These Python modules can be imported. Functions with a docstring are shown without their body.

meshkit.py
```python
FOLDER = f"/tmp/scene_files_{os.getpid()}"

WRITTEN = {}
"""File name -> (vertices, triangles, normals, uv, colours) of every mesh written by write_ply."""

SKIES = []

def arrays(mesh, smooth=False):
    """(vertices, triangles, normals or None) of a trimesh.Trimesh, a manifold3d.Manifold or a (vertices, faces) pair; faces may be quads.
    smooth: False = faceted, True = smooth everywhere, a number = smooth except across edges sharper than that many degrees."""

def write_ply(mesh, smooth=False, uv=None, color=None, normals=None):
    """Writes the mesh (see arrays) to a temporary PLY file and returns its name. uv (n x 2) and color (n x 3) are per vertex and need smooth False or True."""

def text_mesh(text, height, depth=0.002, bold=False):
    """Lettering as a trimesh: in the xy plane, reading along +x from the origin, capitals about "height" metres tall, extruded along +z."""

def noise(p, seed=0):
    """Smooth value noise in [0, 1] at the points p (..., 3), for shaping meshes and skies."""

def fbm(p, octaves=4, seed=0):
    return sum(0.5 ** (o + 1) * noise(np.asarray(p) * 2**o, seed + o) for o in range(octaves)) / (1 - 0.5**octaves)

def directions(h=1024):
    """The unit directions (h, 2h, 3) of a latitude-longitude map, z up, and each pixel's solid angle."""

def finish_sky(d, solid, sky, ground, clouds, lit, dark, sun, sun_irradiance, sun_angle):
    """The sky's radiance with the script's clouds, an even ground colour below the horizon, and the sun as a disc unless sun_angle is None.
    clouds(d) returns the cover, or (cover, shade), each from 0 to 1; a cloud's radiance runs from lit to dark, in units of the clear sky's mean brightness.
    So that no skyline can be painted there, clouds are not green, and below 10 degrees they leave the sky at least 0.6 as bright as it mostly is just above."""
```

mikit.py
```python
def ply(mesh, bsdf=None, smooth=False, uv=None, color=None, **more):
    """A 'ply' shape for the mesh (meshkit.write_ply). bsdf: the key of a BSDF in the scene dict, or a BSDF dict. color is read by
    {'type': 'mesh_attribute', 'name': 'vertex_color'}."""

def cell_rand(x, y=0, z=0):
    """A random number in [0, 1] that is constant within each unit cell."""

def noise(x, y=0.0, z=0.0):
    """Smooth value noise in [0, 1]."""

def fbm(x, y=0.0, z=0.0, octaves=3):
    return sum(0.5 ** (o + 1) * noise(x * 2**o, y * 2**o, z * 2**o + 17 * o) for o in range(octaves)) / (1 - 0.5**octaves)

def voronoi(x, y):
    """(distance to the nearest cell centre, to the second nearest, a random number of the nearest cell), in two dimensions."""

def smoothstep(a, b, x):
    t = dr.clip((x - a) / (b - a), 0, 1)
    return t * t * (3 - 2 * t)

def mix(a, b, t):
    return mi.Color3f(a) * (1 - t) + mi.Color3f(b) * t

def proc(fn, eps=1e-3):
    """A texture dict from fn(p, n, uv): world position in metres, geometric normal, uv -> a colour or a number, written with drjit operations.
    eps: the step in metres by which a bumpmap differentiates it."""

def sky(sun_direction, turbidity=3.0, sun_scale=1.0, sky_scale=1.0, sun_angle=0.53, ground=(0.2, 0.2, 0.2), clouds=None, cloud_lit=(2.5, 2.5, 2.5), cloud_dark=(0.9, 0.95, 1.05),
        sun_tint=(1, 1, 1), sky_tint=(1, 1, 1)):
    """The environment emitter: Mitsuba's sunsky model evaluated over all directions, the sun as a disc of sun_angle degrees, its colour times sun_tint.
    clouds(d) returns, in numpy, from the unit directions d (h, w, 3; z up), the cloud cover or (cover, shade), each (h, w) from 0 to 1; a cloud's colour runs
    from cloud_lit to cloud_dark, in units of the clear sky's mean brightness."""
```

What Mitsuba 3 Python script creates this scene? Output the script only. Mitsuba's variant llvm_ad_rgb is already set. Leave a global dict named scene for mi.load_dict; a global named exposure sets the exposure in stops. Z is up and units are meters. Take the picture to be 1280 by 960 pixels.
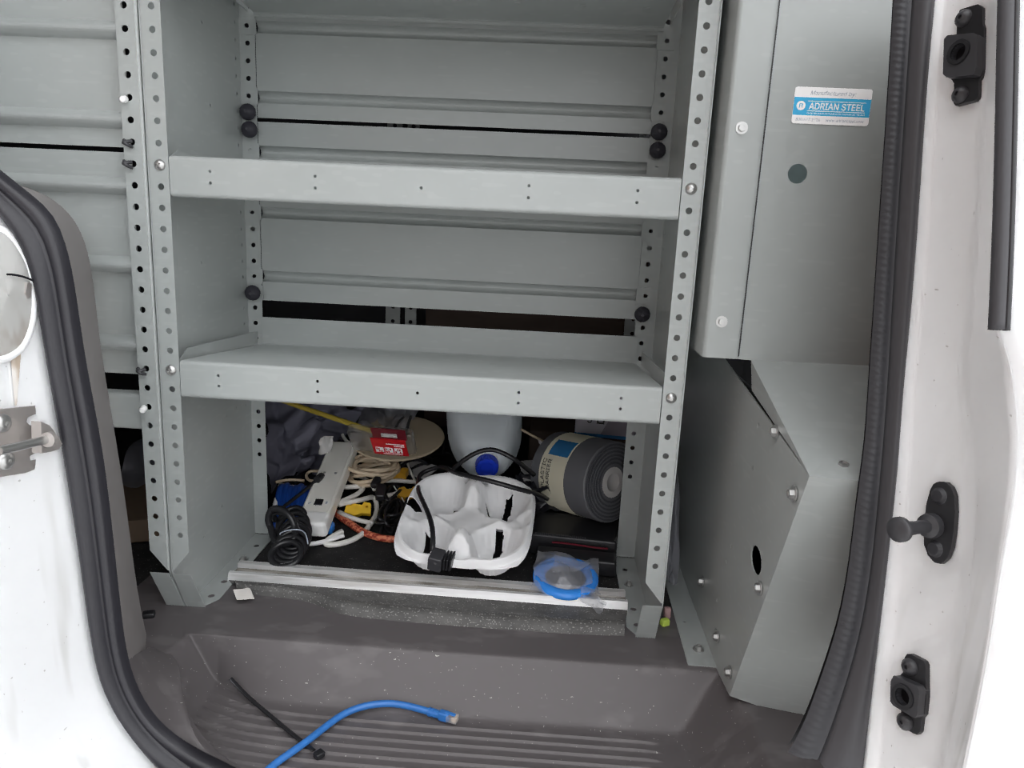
import math, random
import numpy as np, trimesh, manifold3d as m3
import mitsuba as mi, drjit as dr
import mikit, meshkit
from shapely.geometry import Polygon, Point, LineString, box as sbox
from shapely.ops import unary_union
from scipy.interpolate import CubicSpline

T4 = mi.ScalarTransform4f
rng = np.random.default_rng(7)
S = 0.81            # metres per drawing unit (the shelving's hole pitch is one inch)
scene = {'type': 'scene'}
labels = {}

# ---------------------------------------------------------------- camera, sky, exposure
scene['camera'] = {'type': 'perspective', 'fov': 69.069, 'fov_axis': 'x', 'near_clip': 0.02, 'far_clip': 200.0,
                   'to_world': T4().look_at(origin=[0.4779, -0.9168, 0.5685], target=[0.438, 0.0584, 0.3508], up=[-0.05558, 0.21532, 0.97496])}
exposure = 4.45

def overcast(d):
    """a closed cloud deck: brightest overhead, a third of that at the horizon"""
    up = np.clip(d[..., 2], 0, 1)
    return np.ones(d.shape[:2]), np.clip(0.6 - 0.3 * up + 0.25 * (meshkit.fbm(d * 2.5 + 5.0, 4) - 0.5), 0, 1)
scene['sky'] = mikit.sky((0.45, -0.7, 0.75), turbidity=4.0, sun_scale=0.0, sky_scale=1.0, ground=(0.50, 0.50, 0.50), clouds=overcast,
                         cloud_lit=(1.50, 1.51, 1.53), cloud_dark=(0.50, 0.515, 0.54))

# ---------------------------------------------------------------- materials
nz, fb, sm, mx = mikit.noise, mikit.fbm, mikit.smoothstep, mikit.mix
def mat(key, color, rough=0.5, metallic=0.0, spec=0.5, **more):
    c = color if isinstance(color, dict) else {'type': 'rgb', 'value': list(color)}
    scene['surface_' + key] = {'type': 'twosided', 'bsdf': {'type': 'principled', 'base_color': c, 'roughness': rough if not isinstance(rough, dict) else rough, 'metallic': metallic, 'specular': spec, **more}}
def bump(key, color, rough, fn, scale, eps=5e-4, spec=0.5, **more):
    c = color if isinstance(color, dict) else {'type': 'rgb', 'value': list(color)}
    scene['surface_' + key] = {'type': 'twosided', 'bsdf': {'type': 'bumpmap', 'arbitrary': mikit.proc(fn, eps), 'scale': scale,
                  'bsdf': {'type': 'principled', 'base_color': c, 'roughness': rough, 'specular': spec, **more}}}

def steel_fn(p, n, uv):
    t = fb(p.x * 9, p.y * 9, p.z * 9, 3)
    s = sm(0.74, 0.80, nz(p.x * 60, p.y * 60, p.z * 170))
    return mx(mx((0.305, 0.328, 0.321), (0.340, 0.362, 0.354), t), (0.52, 0.53, 0.52), s * 0.07)
mat('steel_paint', mikit.proc(steel_fn), 0.33, spec=0.5)
def white_fn(p, n, uv):
    streak = sm(0.52, 0.78, fb(p.x * 45, p.y * 45, p.z * 5, 3)) * sm(0.55, 0.1, p.z)
    speck = sm(0.93, 0.97, nz(p.x * 260, p.y * 260, p.z * 200))
    return mx(mx((0.74, 0.75, 0.755), (0.54, 0.54, 0.52), streak * 0.7), (0.25, 0.24, 0.22), speck * 0.55)
mat('white_paint', mikit.proc(white_fn), 0.30, spec=0.5)
mat('clean_white', (0.80, 0.81, 0.815), 0.28, spec=0.5)
def rust_fn(p, n, uv):
    low = sm(0.505, 0.435, p.z + 0.03 * fb(p.x * 60, p.y * 60, p.z * 60, 3))
    t = sm(0.30, 0.75, fb(p.x * 70, p.y * 70, p.z * 30, 3)) * low
    return mx((0.40, 0.40, 0.385), (0.20, 0.145, 0.105), t)
mat('dirty_pocket', mikit.proc(rust_fn), 0.55)
def rustline_fn(p, n, uv):
    return mx((0.70, 0.67, 0.63), (0.46, 0.38, 0.30), sm(0.35, 0.7, fb(p.x * 120, p.y * 120, p.z * 60, 2)))
mat('rust_stain', mikit.proc(rustline_fn), 0.7)
def plastic_fn(p, n, uv):
    dust = sm(0.55, 0.80, fb(p.x * 22, p.y * 40, p.z * 30, 4))
    speck = sm(0.93, 0.96, nz(p.x * 420, p.y * 420, p.z * 300))
    return mx(mx((0.100, 0.091, 0.093), (0.130, 0.120, 0.121), dust), (0.55, 0.54, 0.5), speck * 0.6)
def grain_fn(p, n, uv):
    return nz(p.x * 900, p.y * 900, p.z * 900)
bump('grey_plastic', mikit.proc(plastic_fn), 0.42, grain_fn, 0.0004, eps=3e-4, spec=0.4)
mat('trim_plastic', (0.175, 0.163, 0.160), 0.55, spec=0.4)
mat('seal_rubber', (0.016, 0.0155, 0.020), 0.42, spec=0.5)
mat('dark_trim', (0.044, 0.043, 0.047), 0.5, spec=0.4)
mat('pleat_trim', (0.030, 0.030, 0.034), 0.55, spec=0.4)
def carpet_fn(p, n, uv):
    s = sm(0.90, 0.95, nz(p.x * 520, p.y * 520))
    return mx(mx((0.016, 0.016, 0.017), (0.032, 0.031, 0.031), fb(p.x * 50, p.y * 50)), (0.30, 0.29, 0.27), s * 0.45)
def pile_fn(p, n, uv):
    return fb(p.x * 500, p.y * 500, p.z * 500, 2)
bump('carpet', mikit.proc(carpet_fn), 0.9, pile_fn, 0.002, spec=0.2)
def mat_fn(p, n, uv):
    s = sm(0.70, 0.82, nz(p.x * 520, p.y * 520, p.z * 520))
    return mx(mx((0.055, 0.054, 0.053), (0.120, 0.117, 0.112), fb(p.x * 40, p.y * 60)), (0.32, 0.31, 0.30), s * 0.5)
bump('rubber_mat', mikit.proc(mat_fn), 0.55, pile_fn, 0.0018, spec=0.5)
def alu_fn(p, n, uv):
    t = sm(0.45, 0.75, fb(p.x * 14, p.y * 160, p.z * 100, 3))
    return mx((0.66, 0.66, 0.66), (0.42, 0.40, 0.37), t * 0.6)
mat('aluminium', mikit.proc(alu_fn), 0.42, 0.35, 0.6)
def aludirt_fn(p, n, uv):
    t = fb(p.x * 22, p.y * 90, p.z * 60, 4)
    return mx((0.20, 0.185, 0.16), (0.46, 0.44, 0.41), sm(0.35, 0.7, t))
mat('dirty_aluminium', mikit.proc(aludirt_fn), 0.6, 0.1)
mat('zinc', (0.46, 0.46, 0.45), 0.3, 0.85)
mat('catch_steel', (0.46, 0.43, 0.41), 0.42, 0.6)
mat('black_plastic', (0.013, 0.013, 0.015), 0.38)
mat('soft_black', (0.022, 0.022, 0.026), 0.5)
mat('dark_grey_plastic', (0.036, 0.036, 0.040), 0.42)
mat('knob_rubber', (0.030, 0.029, 0.038), 0.5)
mat('dark_hole', (0.010, 0.010, 0.012), 0.9, spec=0.1)
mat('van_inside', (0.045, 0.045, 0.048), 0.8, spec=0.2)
def brown_fn(p, n, uv):
    return mx((0.055, 0.038, 0.030), (0.085, 0.060, 0.046), fb(p.x * 8, p.y * 3, p.z * 30))
mat('brown_board', mikit.proc(brown_fn), 0.8)
mat('brown_carton', (0.17, 0.125, 0.09), 0.85, spec=0.2)
mat('ivory_plastic', (0.80, 0.785, 0.73), 0.38)
mat('white_plastic', (0.80, 0.80, 0.79), 0.35)
mat('pulp', (0.80, 0.80, 0.805), 0.85, spec=0.2)
mat('white_cable', (0.76, 0.745, 0.70), 0.45)
mat('beige_cable', (0.62, 0.50, 0.36), 0.5)
mat('black_cable', (0.014, 0.014, 0.016), 0.33)
mat('blue_cable', (0.030, 0.150, 0.44), 0.38)
mat('blue_cap', (0.012, 0.045, 0.55), 0.35)
mat('blue_film', (0.012, 0.06, 0.30), 0.25)
mat('blue_ring', (0.04, 0.26, 0.78), 0.35)
mat('yellow_plastic', (0.80, 0.50, 0.03), 0.4)
mat('amber_plastic', (0.60, 0.32, 0.03), 0.4)
mat('yellow_rod', (0.46, 0.34, 0.05), 0.5)
mat('wood', (0.55, 0.45, 0.32), 0.7)
mat('red_print', (0.55, 0.012, 0.02), 0.35)
mat('dark_red', (0.13, 0.01, 0.02), 0.35)
mat('white_print', (0.85, 0.85, 0.85), 0.5)
mat('grey_print', (0.36, 0.40, 0.46), 0.6)
mat('ink', (0.03, 0.03, 0.03), 0.7)
mat('cyan_print', (0.05, 0.40, 0.68), 0.4)
mat('label_blue', (0.03, 0.16, 0.36), 0.5)
mat('cream_paper', (0.64, 0.61, 0.48), 0.75)
mat('grey_paper', (0.52, 0.51, 0.50), 0.8)
mat('white_paper', (0.78, 0.74, 0.70), 0.8)
mat('box_white', (0.52, 0.50, 0.54), 0.6)
mat('box_violet', (0.30, 0.27, 0.31), 0.6)
mat('tape_grey', (0.125, 0.128, 0.138), 0.5)
mat('tape_dark', (0.075, 0.077, 0.086), 0.28)
mat('lime_plastic', (0.50, 0.65, 0.10), 0.5)
mat('pink_plastic', (0.40, 0.25, 0.25), 0.5)
mat('teal_seat', (0.62, 0.76, 0.76), 0.7)
mat('black_film', (0.012, 0.012, 0.016), 0.16, spec=0.6)
def rope_fn(p, n, uv):
    a = sm(0.35, 0.65, nz(p.x * 260, p.y * 260, p.z * 260))
    return mx((0.34, 0.045, 0.025), (0.75, 0.24, 0.13), a)
mat('red_rope', mikit.proc(rope_fn), 0.6)
def asphalt_fn(p, n, uv):
    return mx((0.56, 0.56, 0.55), (0.66, 0.66, 0.65), fb(p.x * 3, p.y * 3))
mat('brick', (0.20, 0.14, 0.115), 0.85, spec=0.2)
mat('pavement', mikit.proc(asphalt_fn), 0.9)
def film(key, tint, share, diff=0.8, rough=0.3):
    scene['surface_' + key] = {'type': 'blendbsdf', 'weight': share, 'a': {'type': 'thindielectric', 'int_ior': 1.4},
                  'b': {'type': 'principledthin', 'base_color': {'type': 'rgb', 'value': list(tint)}, 'roughness': rough, 'diff_trans': diff, 'spec_trans': 0.0}}
film('clear_shell', (0.8, 0.8, 0.82), 0.05)
film('clear_film', (0.75, 0.76, 0.80), 0.30)
film('smoky_film', (0.30, 0.30, 0.38), 0.60, 0.4, 0.15)
film('grey_bag', (0.42, 0.42, 0.47), 0.45, 0.7, 0.25)
scene['surface_jug_plastic'] = {'type': 'principledthin', 'base_color': {'type': 'rgb', 'value': [0.86, 0.92, 0.95]}, 'roughness': 0.32, 'diff_trans': 0.4, 'spec_trans': 0.0}

# ---------------------------------------------------------------- helpers
def put(key, mesh, bsdf, smooth=False):
    base, k = key, 0
    while key in scene:
        k += 1
        key = '%s_%03d' % (base, k)
    if isinstance(mesh, (list, tuple)) and not isinstance(mesh[0], np.ndarray):
        mesh = trimesh.util.concatenate([as_tri(m) for m in mesh])
    mesh = as_tri(mesh).copy()
    mesh.vertices = np.asarray(mesh.vertices) * S
    scene[key] = mikit.ply(mesh, 'surface_' + bsdf, smooth)
    return key
def as_tri(m):
    if isinstance(m, trimesh.Trimesh): return m
    v, f, _ = meshkit.arrays(m)
    return trimesh.Trimesh(v, f, process=False)
def tag(key, label, category=None, group=None, kind=None):
    labels[key] = {'label': label}
    if category: labels[key]['category'] = category
    if group: labels[key]['group'] = group
    if kind: labels[key]['kind'] = kind
    return key
def structure(key, mesh, bsdf, label, smooth=False):
    put(key, mesh, bsdf, smooth)
    return tag(key, label, kind='structure')
def box(x0, x1, y0, y1, z0, z1):
    m = trimesh.creation.box((x1 - x0, y1 - y0, z1 - z0))
    m.apply_translation(((x0 + x1) / 2, (y0 + y1) / 2, (z0 + z1) / 2))
    return m
def rbox(sx, sy, sz, r=0.004, n=12):
    """rounded box about the origin"""
    pts = []
    m = m3.Manifold.batch_hull([m3.Manifold.sphere(r, n).translate((a * (sx / 2 - r), b * (sy / 2 - r), c * (sz / 2 - r))) for a in (-1, 1) for b in (-1, 1) for c in (-1, 1)])
    return as_tri(m)
def move(m, loc=(0, 0, 0), rot=None):
    m = as_tri(m).copy()
    if rot is not None:
        for ang, ax in rot:
            m.apply_transform(trimesh.transformations.rotation_matrix(math.radians(ang), ax))
    m.apply_translation(loc)
    return m
def frame(m, origin, zdir, xhint=(1, 0, 0)):
    """local z onto zdir, local x towards xhint"""
    z = np.array(zdir, float); z /= np.linalg.norm(z)
    x = np.array(xhint if abs(np.dot(z, xhint)) < 0.97 * np.linalg.norm(xhint) else (0, 0.6, 0.8), float); x -= z * (x @ z); x /= np.linalg.norm(x)
    M = np.eye(4); M[:3, 0] = x; M[:3, 1] = np.cross(z, x); M[:3, 2] = z; M[:3, 3] = origin
    m = as_tri(m).copy(); m.apply_transform(M)
    return m
def ext(poly, t):
    g = [trimesh.creation.extrude_polygon(q, t, engine='earcut') for q in getattr(poly, 'geoms', [poly]) if q.area > 0]
    return trimesh.util.concatenate(g)
def plate(poly, axis, at, t):
    """polygon in the plane named by axis ('xz','yz','xy'), extruded by t along the remaining axis from at"""
    m = ext(poly, abs(t)); v = m.vertices.copy()
    h = v[:, 2] * (1 if t > 0 else -1) + at
    if axis == 'xz': w = np.c_[v[:, 0], h, v[:, 1]]
    elif axis == 'yz': w = np.c_[h, v[:, 0], v[:, 1]]
    else: w = np.c_[v[:, 0], v[:, 1], h]
    q = trimesh.Trimesh(w, m.faces, process=False)
    if q.volume < 0: q.invert()
    return q
def disc(x, z, r, n=14):
    a = np.linspace(0, 2 * math.pi, n, endpoint=False)
    return Polygon(np.c_[x + r * np.cos(a), z + r * np.sin(a)])
def strip(profile, t, axis, a, b):
    """thin sheet following a profile line, extruded along axis from a to b; profile in the other two axes"""
    pg = LineString(profile).buffer(t / 2, cap_style='flat', join_style='round', quad_segs=3)
    m = ext(pg, b - a); v = m.vertices
    w = np.c_[v[:, 2] + a, v[:, 0], v[:, 1]] if axis == 'x' else np.c_[v[:, 0], v[:, 1], v[:, 2] + a]
    q = trimesh.Trimesh(w, m.faces, process=False)
    if q.volume < 0: q.invert()
    return q
def arc(cx, cy, r, a0, a1, n=6):
    return [(cx + r * math.cos(math.radians(a)), cy + r * math.sin(math.radians(a))) for a in np.linspace(a0, a1, n)]
def resample(pts, n, smooth=True):
    p = np.array(pts, float)
    s = np.r_[0, np.cumsum(np.linalg.norm(np.diff(p, axis=0), axis=1))]
    u = np.linspace(0, s[-1], n)
    if smooth and len(p) > 2: return CubicSpline(s, p)(u)
    return np.c_[[np.interp(u, s, p[:, k]) for k in range(p.shape[1])]].T
def loft(rows, wrap=False):
    g = np.array(rows, float); n, m = g.shape[:2]
    f = []
    for i in range(n - 1):
        a = i * m + np.arange(m if wrap else m - 1); b = i * m + (np.arange(m if wrap else m - 1) + 1) % m
        f.append(np.c_[a, b, b + m]); f.append(np.c_[a, b + m, a + m])
    return trimesh.Trimesh(g.reshape(-1, 3), np.vstack(f), process=False)
def tube(pts, r, n=8, k=None, smooth=True, closed=False, flat=1.0):
    p = np.array(pts, float)
    if closed: q = np.vstack([p, p[:1]])
    else: q = p
    L = np.linalg.norm(np.diff(q, axis=0), axis=1).sum()
    k = k or int(min(160, max(8, L / (r * 1.6))))
    q = resample(q, k, smooth)
    t = np.gradient(q, axis=0)
    if closed: t[0] = t[-1] = t[0] + t[-1]
    t /= np.linalg.norm(t, axis=1, keepdims=True)
    nrm = np.array([0, 0, 1.0]); rows = []
    if abs(t[0] @ nrm) > 0.9: nrm = np.array([1.0, 0, 0])
    for i in range(len(q)):
        nrm = nrm - t[i] * (nrm @ t[i]); nrm /= np.linalg.norm(nrm)
        b = np.cross(t[i], nrm); a = np.arange(n) * 2 * math.pi / n
        rr = r[min(i, len(r) - 1)] if np.ndim(r) else r
        rows.append(q[i] + rr * (np.cos(a)[:, None] * nrm * flat + np.sin(a)[:, None] * b))
    m = loft(rows, wrap=True)
    if not closed:
        v = np.vstack([m.vertices, q[:1], q[-1:]]); N = len(m.vertices); a = np.arange(n); b = (a + 1) % n; o = (len(q) - 1) * n
        f = np.vstack([m.faces, np.c_[b, a, a * 0 + N], np.c_[a + o, b + o, a * 0 + N + 1]])
        m = trimesh.Trimesh(v, f, process=False)
    m.fix_normals() if len(m.faces) < 400 else None
    return m
def lathe(profile, n=20):
    return trimesh.creation.revolve(np.array(profile, float), sections=n)
def rows_between(a, b, n, m=60, smooth=True):
    A, B = resample(a, m, smooth), resample(b, m, smooth)
    return [A + (B - A) * t for t in np.linspace(0, 1, n)]
def crumple(c0, c1, c2, c3, amp, seed, n=26, f=9.0, sag=0.0):
    """crumpled sheet over four corners (in order round)"""
    u, v = np.meshgrid(np.linspace(0, 1, n), np.linspace(0, 1, n))
    c0, c1, c2, c3 = map(np.array, (c0, c1, c2, c3))
    p = ((1 - u) * (1 - v))[..., None] * c0 + (u * (1 - v))[..., None] * c1 + (u * v)[..., None] * c2 + ((1 - u) * v)[..., None] * c3
    nn = np.cross(c1 - c0, c3 - c0); nn = nn / np.linalg.norm(nn)
    q = np.stack([u * f, v * f, u * 0 + seed], -1)
    h = meshkit.noise(q, seed) - 0.5
    ridge = np.abs(meshkit.noise(q * 0.55 + 3.1, seed + 3) - 0.5) * 2
    p = p + nn * ((0.5 * h + 0.9 * ridge) * amp + sag * np.sin(np.pi * u) * np.sin(np.pi * v))[..., None]
    for k in range(3): p[..., k] += amp * 0.5 * (meshkit.noise(q * 0.8 + 11 * k, seed + 9 + k) - 0.5)
    return loft(p)
def cut(mesh, cutters):
    m = as_tri(mesh); m.merge_vertices()
    a = m3.Manifold(m3.Mesh(np.asarray(m.vertices, np.float32), np.asarray(m.faces, np.uint32)))
    return as_tri(a - m3.Manifold.batch_boolean(cutters, m3.OpType.Add))
def text(s, width, height, depth=0.0004, bold=False, slant=0.0):
    m = meshkit.text_mesh(s, height, depth, bold)
    v = np.array(m.vertices); v[:, 0] -= v[:, 0].min(); v[:, 0] *= width / v[:, 0].max(); v[:, 0] += slant * v[:, 1]
    return trimesh.Trimesh(v, m.faces, process=False)
def on_front(m, x, y, z):
    """xy drawing -> upright, facing -y"""
    v = np.array(as_tri(m).vertices)
    return trimesh.Trimesh(np.c_[v[:, 0] + x, y - v[:, 2], v[:, 1] + z], as_tri(m).faces, process=False)
def bolt_hex(r=0.0072):
    """hex head on a washer, +z outwards"""
    w = trimesh.creation.cylinder(r * 1.35, r * 0.25, sections=20); w.apply_translation((0, 0, r * 0.125))
    h = m3.Manifold.cylinder(r * 0.8, r * 0.9, r * 0.82, 6).translate((0, 0, r * 0.25))
    d = m3.Manifold.cylinder(r * 0.3, r * 0.55, r * 0.5, 14).translate((0, 0, r * 0.85))
    return trimesh.util.concatenate([w, as_tri(h - d)])
def bolt_pan(r=0.0088):
    p = lathe([(0, r * 0.62), (r * 0.45, r * 0.56), (r * 0.82, r * 0.34), (r, r * 0.06), (r, 0), (0, 0)], 22)
    a = m3.Manifold.cube((r * 0.9, r * 0.2, r), True).translate((0, 0, r * 0.85))
    b = m3.Manifold.cube((r * 0.2, r * 0.9, r), True).translate((0, 0, r * 0.85))
    return cut(p, [a, b])

# ================================================================ the van: setting
P, Z0, D, ZB = 0.03142, 0.9750, 0.3583, 1.0649    # hole pitch, height of the first front hole, depth of the unit, height of the first rear hole
W = 0.79
structure('ground', box(-9, 10, -9, 9, -0.76, -0.74), 'pavement', 'light grey pavement outside the van')
structure('wall_outside', box(-2.0, -1.8, -9, -0.5, -0.75, 5.0), 'brick', 'brick building standing along the left of the yard')
structure('floor', box(-2.3, 1.04, 0.02, 1.5, -0.03, -0.001), 'carpet', 'black carpeted cargo floor under the clutter')
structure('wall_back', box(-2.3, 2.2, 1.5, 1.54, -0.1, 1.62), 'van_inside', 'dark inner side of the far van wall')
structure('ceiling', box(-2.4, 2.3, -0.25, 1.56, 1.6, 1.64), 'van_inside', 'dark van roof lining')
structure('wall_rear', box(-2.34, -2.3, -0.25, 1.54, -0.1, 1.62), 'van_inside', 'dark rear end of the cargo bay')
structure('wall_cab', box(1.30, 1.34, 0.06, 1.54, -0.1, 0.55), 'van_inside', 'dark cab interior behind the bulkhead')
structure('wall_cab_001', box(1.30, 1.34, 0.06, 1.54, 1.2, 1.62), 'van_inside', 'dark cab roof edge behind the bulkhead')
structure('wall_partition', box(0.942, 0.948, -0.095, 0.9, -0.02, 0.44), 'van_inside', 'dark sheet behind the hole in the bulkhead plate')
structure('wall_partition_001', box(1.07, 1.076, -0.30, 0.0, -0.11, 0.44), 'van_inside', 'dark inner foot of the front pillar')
structure('wall_side', box(-2.4, -0.36, -0.30, -0.26, -0.1, 1.62), 'clean_white', 'white body side behind the door opening')
structure('wall_header', box(-2.4, 2.3, -0.29, -0.2, 1.36, 1.66), 'clean_white', 'white body panel above the side door')

# door step: one moulded grey tray
def step_height(x, y):
    g = -0.100 + 0.050 * np.exp(-np.maximum(x - 0.075, 0) / 0.07)          # foot of the riser
    top = -0.040 + 0.0 * x
    tr = (top - y) / np.maximum(top - g, 0.012)
    xl = 0.028 - 0.25 * np.clip(-0.05 - y, 0, 0.2)
    tl = (x - xl) / (0.074 - xl)
    xr = 0.905 + 0.02 * np.clip(-0.06 - y, 0, 0.1) / 0.1
    tt = (xr - x) / 0.075
    k = 0.07
    d = np.stack([np.clip(q, -1, 2.5) for q in (tr, tl, tt)])
    t = -k * np.log(np.exp(-d / k).sum(0))
    t = np.where(t < 0.5, 0.045 * np.log1p(np.exp(np.minimum(t / 0.045, 60))), t)
    t = 1.0 - 0.07 * np.log1p(np.exp((1.0 - t) / 0.07))
    z = -0.075 * t + 0.0022 * np.exp(-((t - 0.03) / 0.06) ** 2)
    # raised anti-slip ridges on the tread
    f = (g - 0.016 - y) / 0.0190
    ph = f - np.floor(f)
    on = (f > 0) & (x > 0.082 + 0.0 * y) & (x < 0.80)
    rid = np.exp(-((ph - 0.5) / 0.10) ** 2)
    edge = np.clip((x - 0.082) / 0.012, 0, 1) * np.clip((0.80 - x) / 0.012, 0, 1)
    return z + np.where(on, 0.0040 * rid * edge, 0)
gx = np.r_[np.arange(-0.14, 0.0, 0.01), np.arange(0.0, 0.12, 0.003), np.arange(0.12, 0.80, 0.016), np.arange(0.80, 1.08, 0.004)]
gy = np.r_[np.arange(0.16, -0.03, -0.01), np.arange(-0.03, -0.40, -0.0010)]
X, Y = np.meshgrid(gx, gy)
step = loft(np.stack([X, Y, step_height(X, Y)], -1))
fc = step.vertices[step.faces].mean(1)
step.update_faces(~((fc[:, 0] < 0.02 + 0.6 * np.maximum(-0.25 - fc[:, 1], 0) - 0.4 * np.maximum(0.25 + fc[:, 1], 0)) & (fc[:, 1] < -0.17)) & (fc[:, 1] > -0.385))
structure('door_step', step, 'grey_plastic', 'moulded dark grey plastic door step with a ridged tread', smooth=True)
structure('sill', box(-0.2, 1.15, -0.46, -0.39, -0.34, -0.075), 'clean_white', 'white body sill below the step')

# rear door jamb (left): seal, trim, painted body
seal_o = [[-0.0684,-0.2500,0.6835],[-0.0467,-0.2500,0.6545],[-0.0307,-0.2500,0.6142],[-0.0235,-0.2500,0.5530],[-0.0199,-0.2500,0.5030],[-0.0128,-0.2500,0.4205],[-0.0053,-0.2500,0.3239],[0.0017,-0.2500,0.2114],[0.0074,-0.2500,0.1172],[0.0174,-0.2500,0.0569],[0.0417,-0.2500,-0.0001],[0.0728,-0.2500,-0.0486],[0.0964,-0.2500,-0.0791],[0.1327,-0.2500,-0.1127],[0.1951,-0.2500,-0.1471]]
seal_i = [[-0.0636,-0.2500,0.7280],[-0.0364,-0.2500,0.7072],[-0.0076,-0.2500,0.6807],[0.0068,-0.2500,0.6437],[0.0154,-0.2500,0.5698],[0.0202,-0.2500,0.5052],[0.0318,-0.2500,0.3914],[0.0374,-0.2500,0.2823],[0.0413,-0.2500,0.1557],[0.0474,-0.2500,0.0839],[0.0611,-0.2500,0.0355],[0.0868,-0.2500,-0.0064],[0.1305,-0.2500,-0.0411],[0.1863,-0.2500,-0.0685],[0.2541,-0.2500,-0.0952]]
trim_i = [[-0.2248,-0.0500,0.7245],[-0.1779,-0.0500,0.7141],[-0.1433,-0.0500,0.7009],[-0.1097,-0.0500,0.6729],[-0.0916,-0.0500,0.6299],[-0.0856,-0.0500,0.5832],[-0.0815,-0.0500,0.4930],[-0.0716,-0.0500,0.3743],[-0.0579,-0.0500,0.2029],[-0.0434,-0.0500,0.0202],[-0.0354,-0.0500,-0.0263]]
trim_o = [[-0.0770,-0.2450,0.7296],[-0.0400,-0.2450,0.7072],[-0.0110,-0.2450,0.6806],[0.0035,-0.2450,0.6434],[0.0121,-0.2450,0.5691],[0.0170,-0.2450,0.5041],[0.0287,-0.2450,0.3897],[0.0343,-0.2450,0.2799],[0.0382,-0.2450,0.1526],[0.0444,-0.2450,0.0804],[0.0553,-0.2450,0.0415]]
front = np.array(seal_o)[0] + (np.array(seal_o)[0] - np.array(seal_o)[1]) * 6
def extend(c, back=0.5):
    c = np.array(c); return np.vstack([c[0] + np.array([-back, 0, (c[0] - c[1])[2] * 0.5]), c])
so, si = resample(extend(seal_o), 90), resample(extend(seal_i), 90)
rows = []
for t, dy in ((0.0, 0.004), (0.03, -0.010), (0.14, -0.020), (0.28, -0.024), (0.44, -0.021), (0.56, -0.013), (0.62, -0.008), (0.65, -0.011), (0.80, -0.012), (0.95, -0.009), (1.0, 0.004)):
    rows.append(so + (si - so) * t + np.array([0, dy, 0]))
put('trim_1', loft(rows), 'seal_rubber', True)
tag('trim_1', 'black rubber door seal round the rear edge of the opening, at left', kind='structure')
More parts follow.
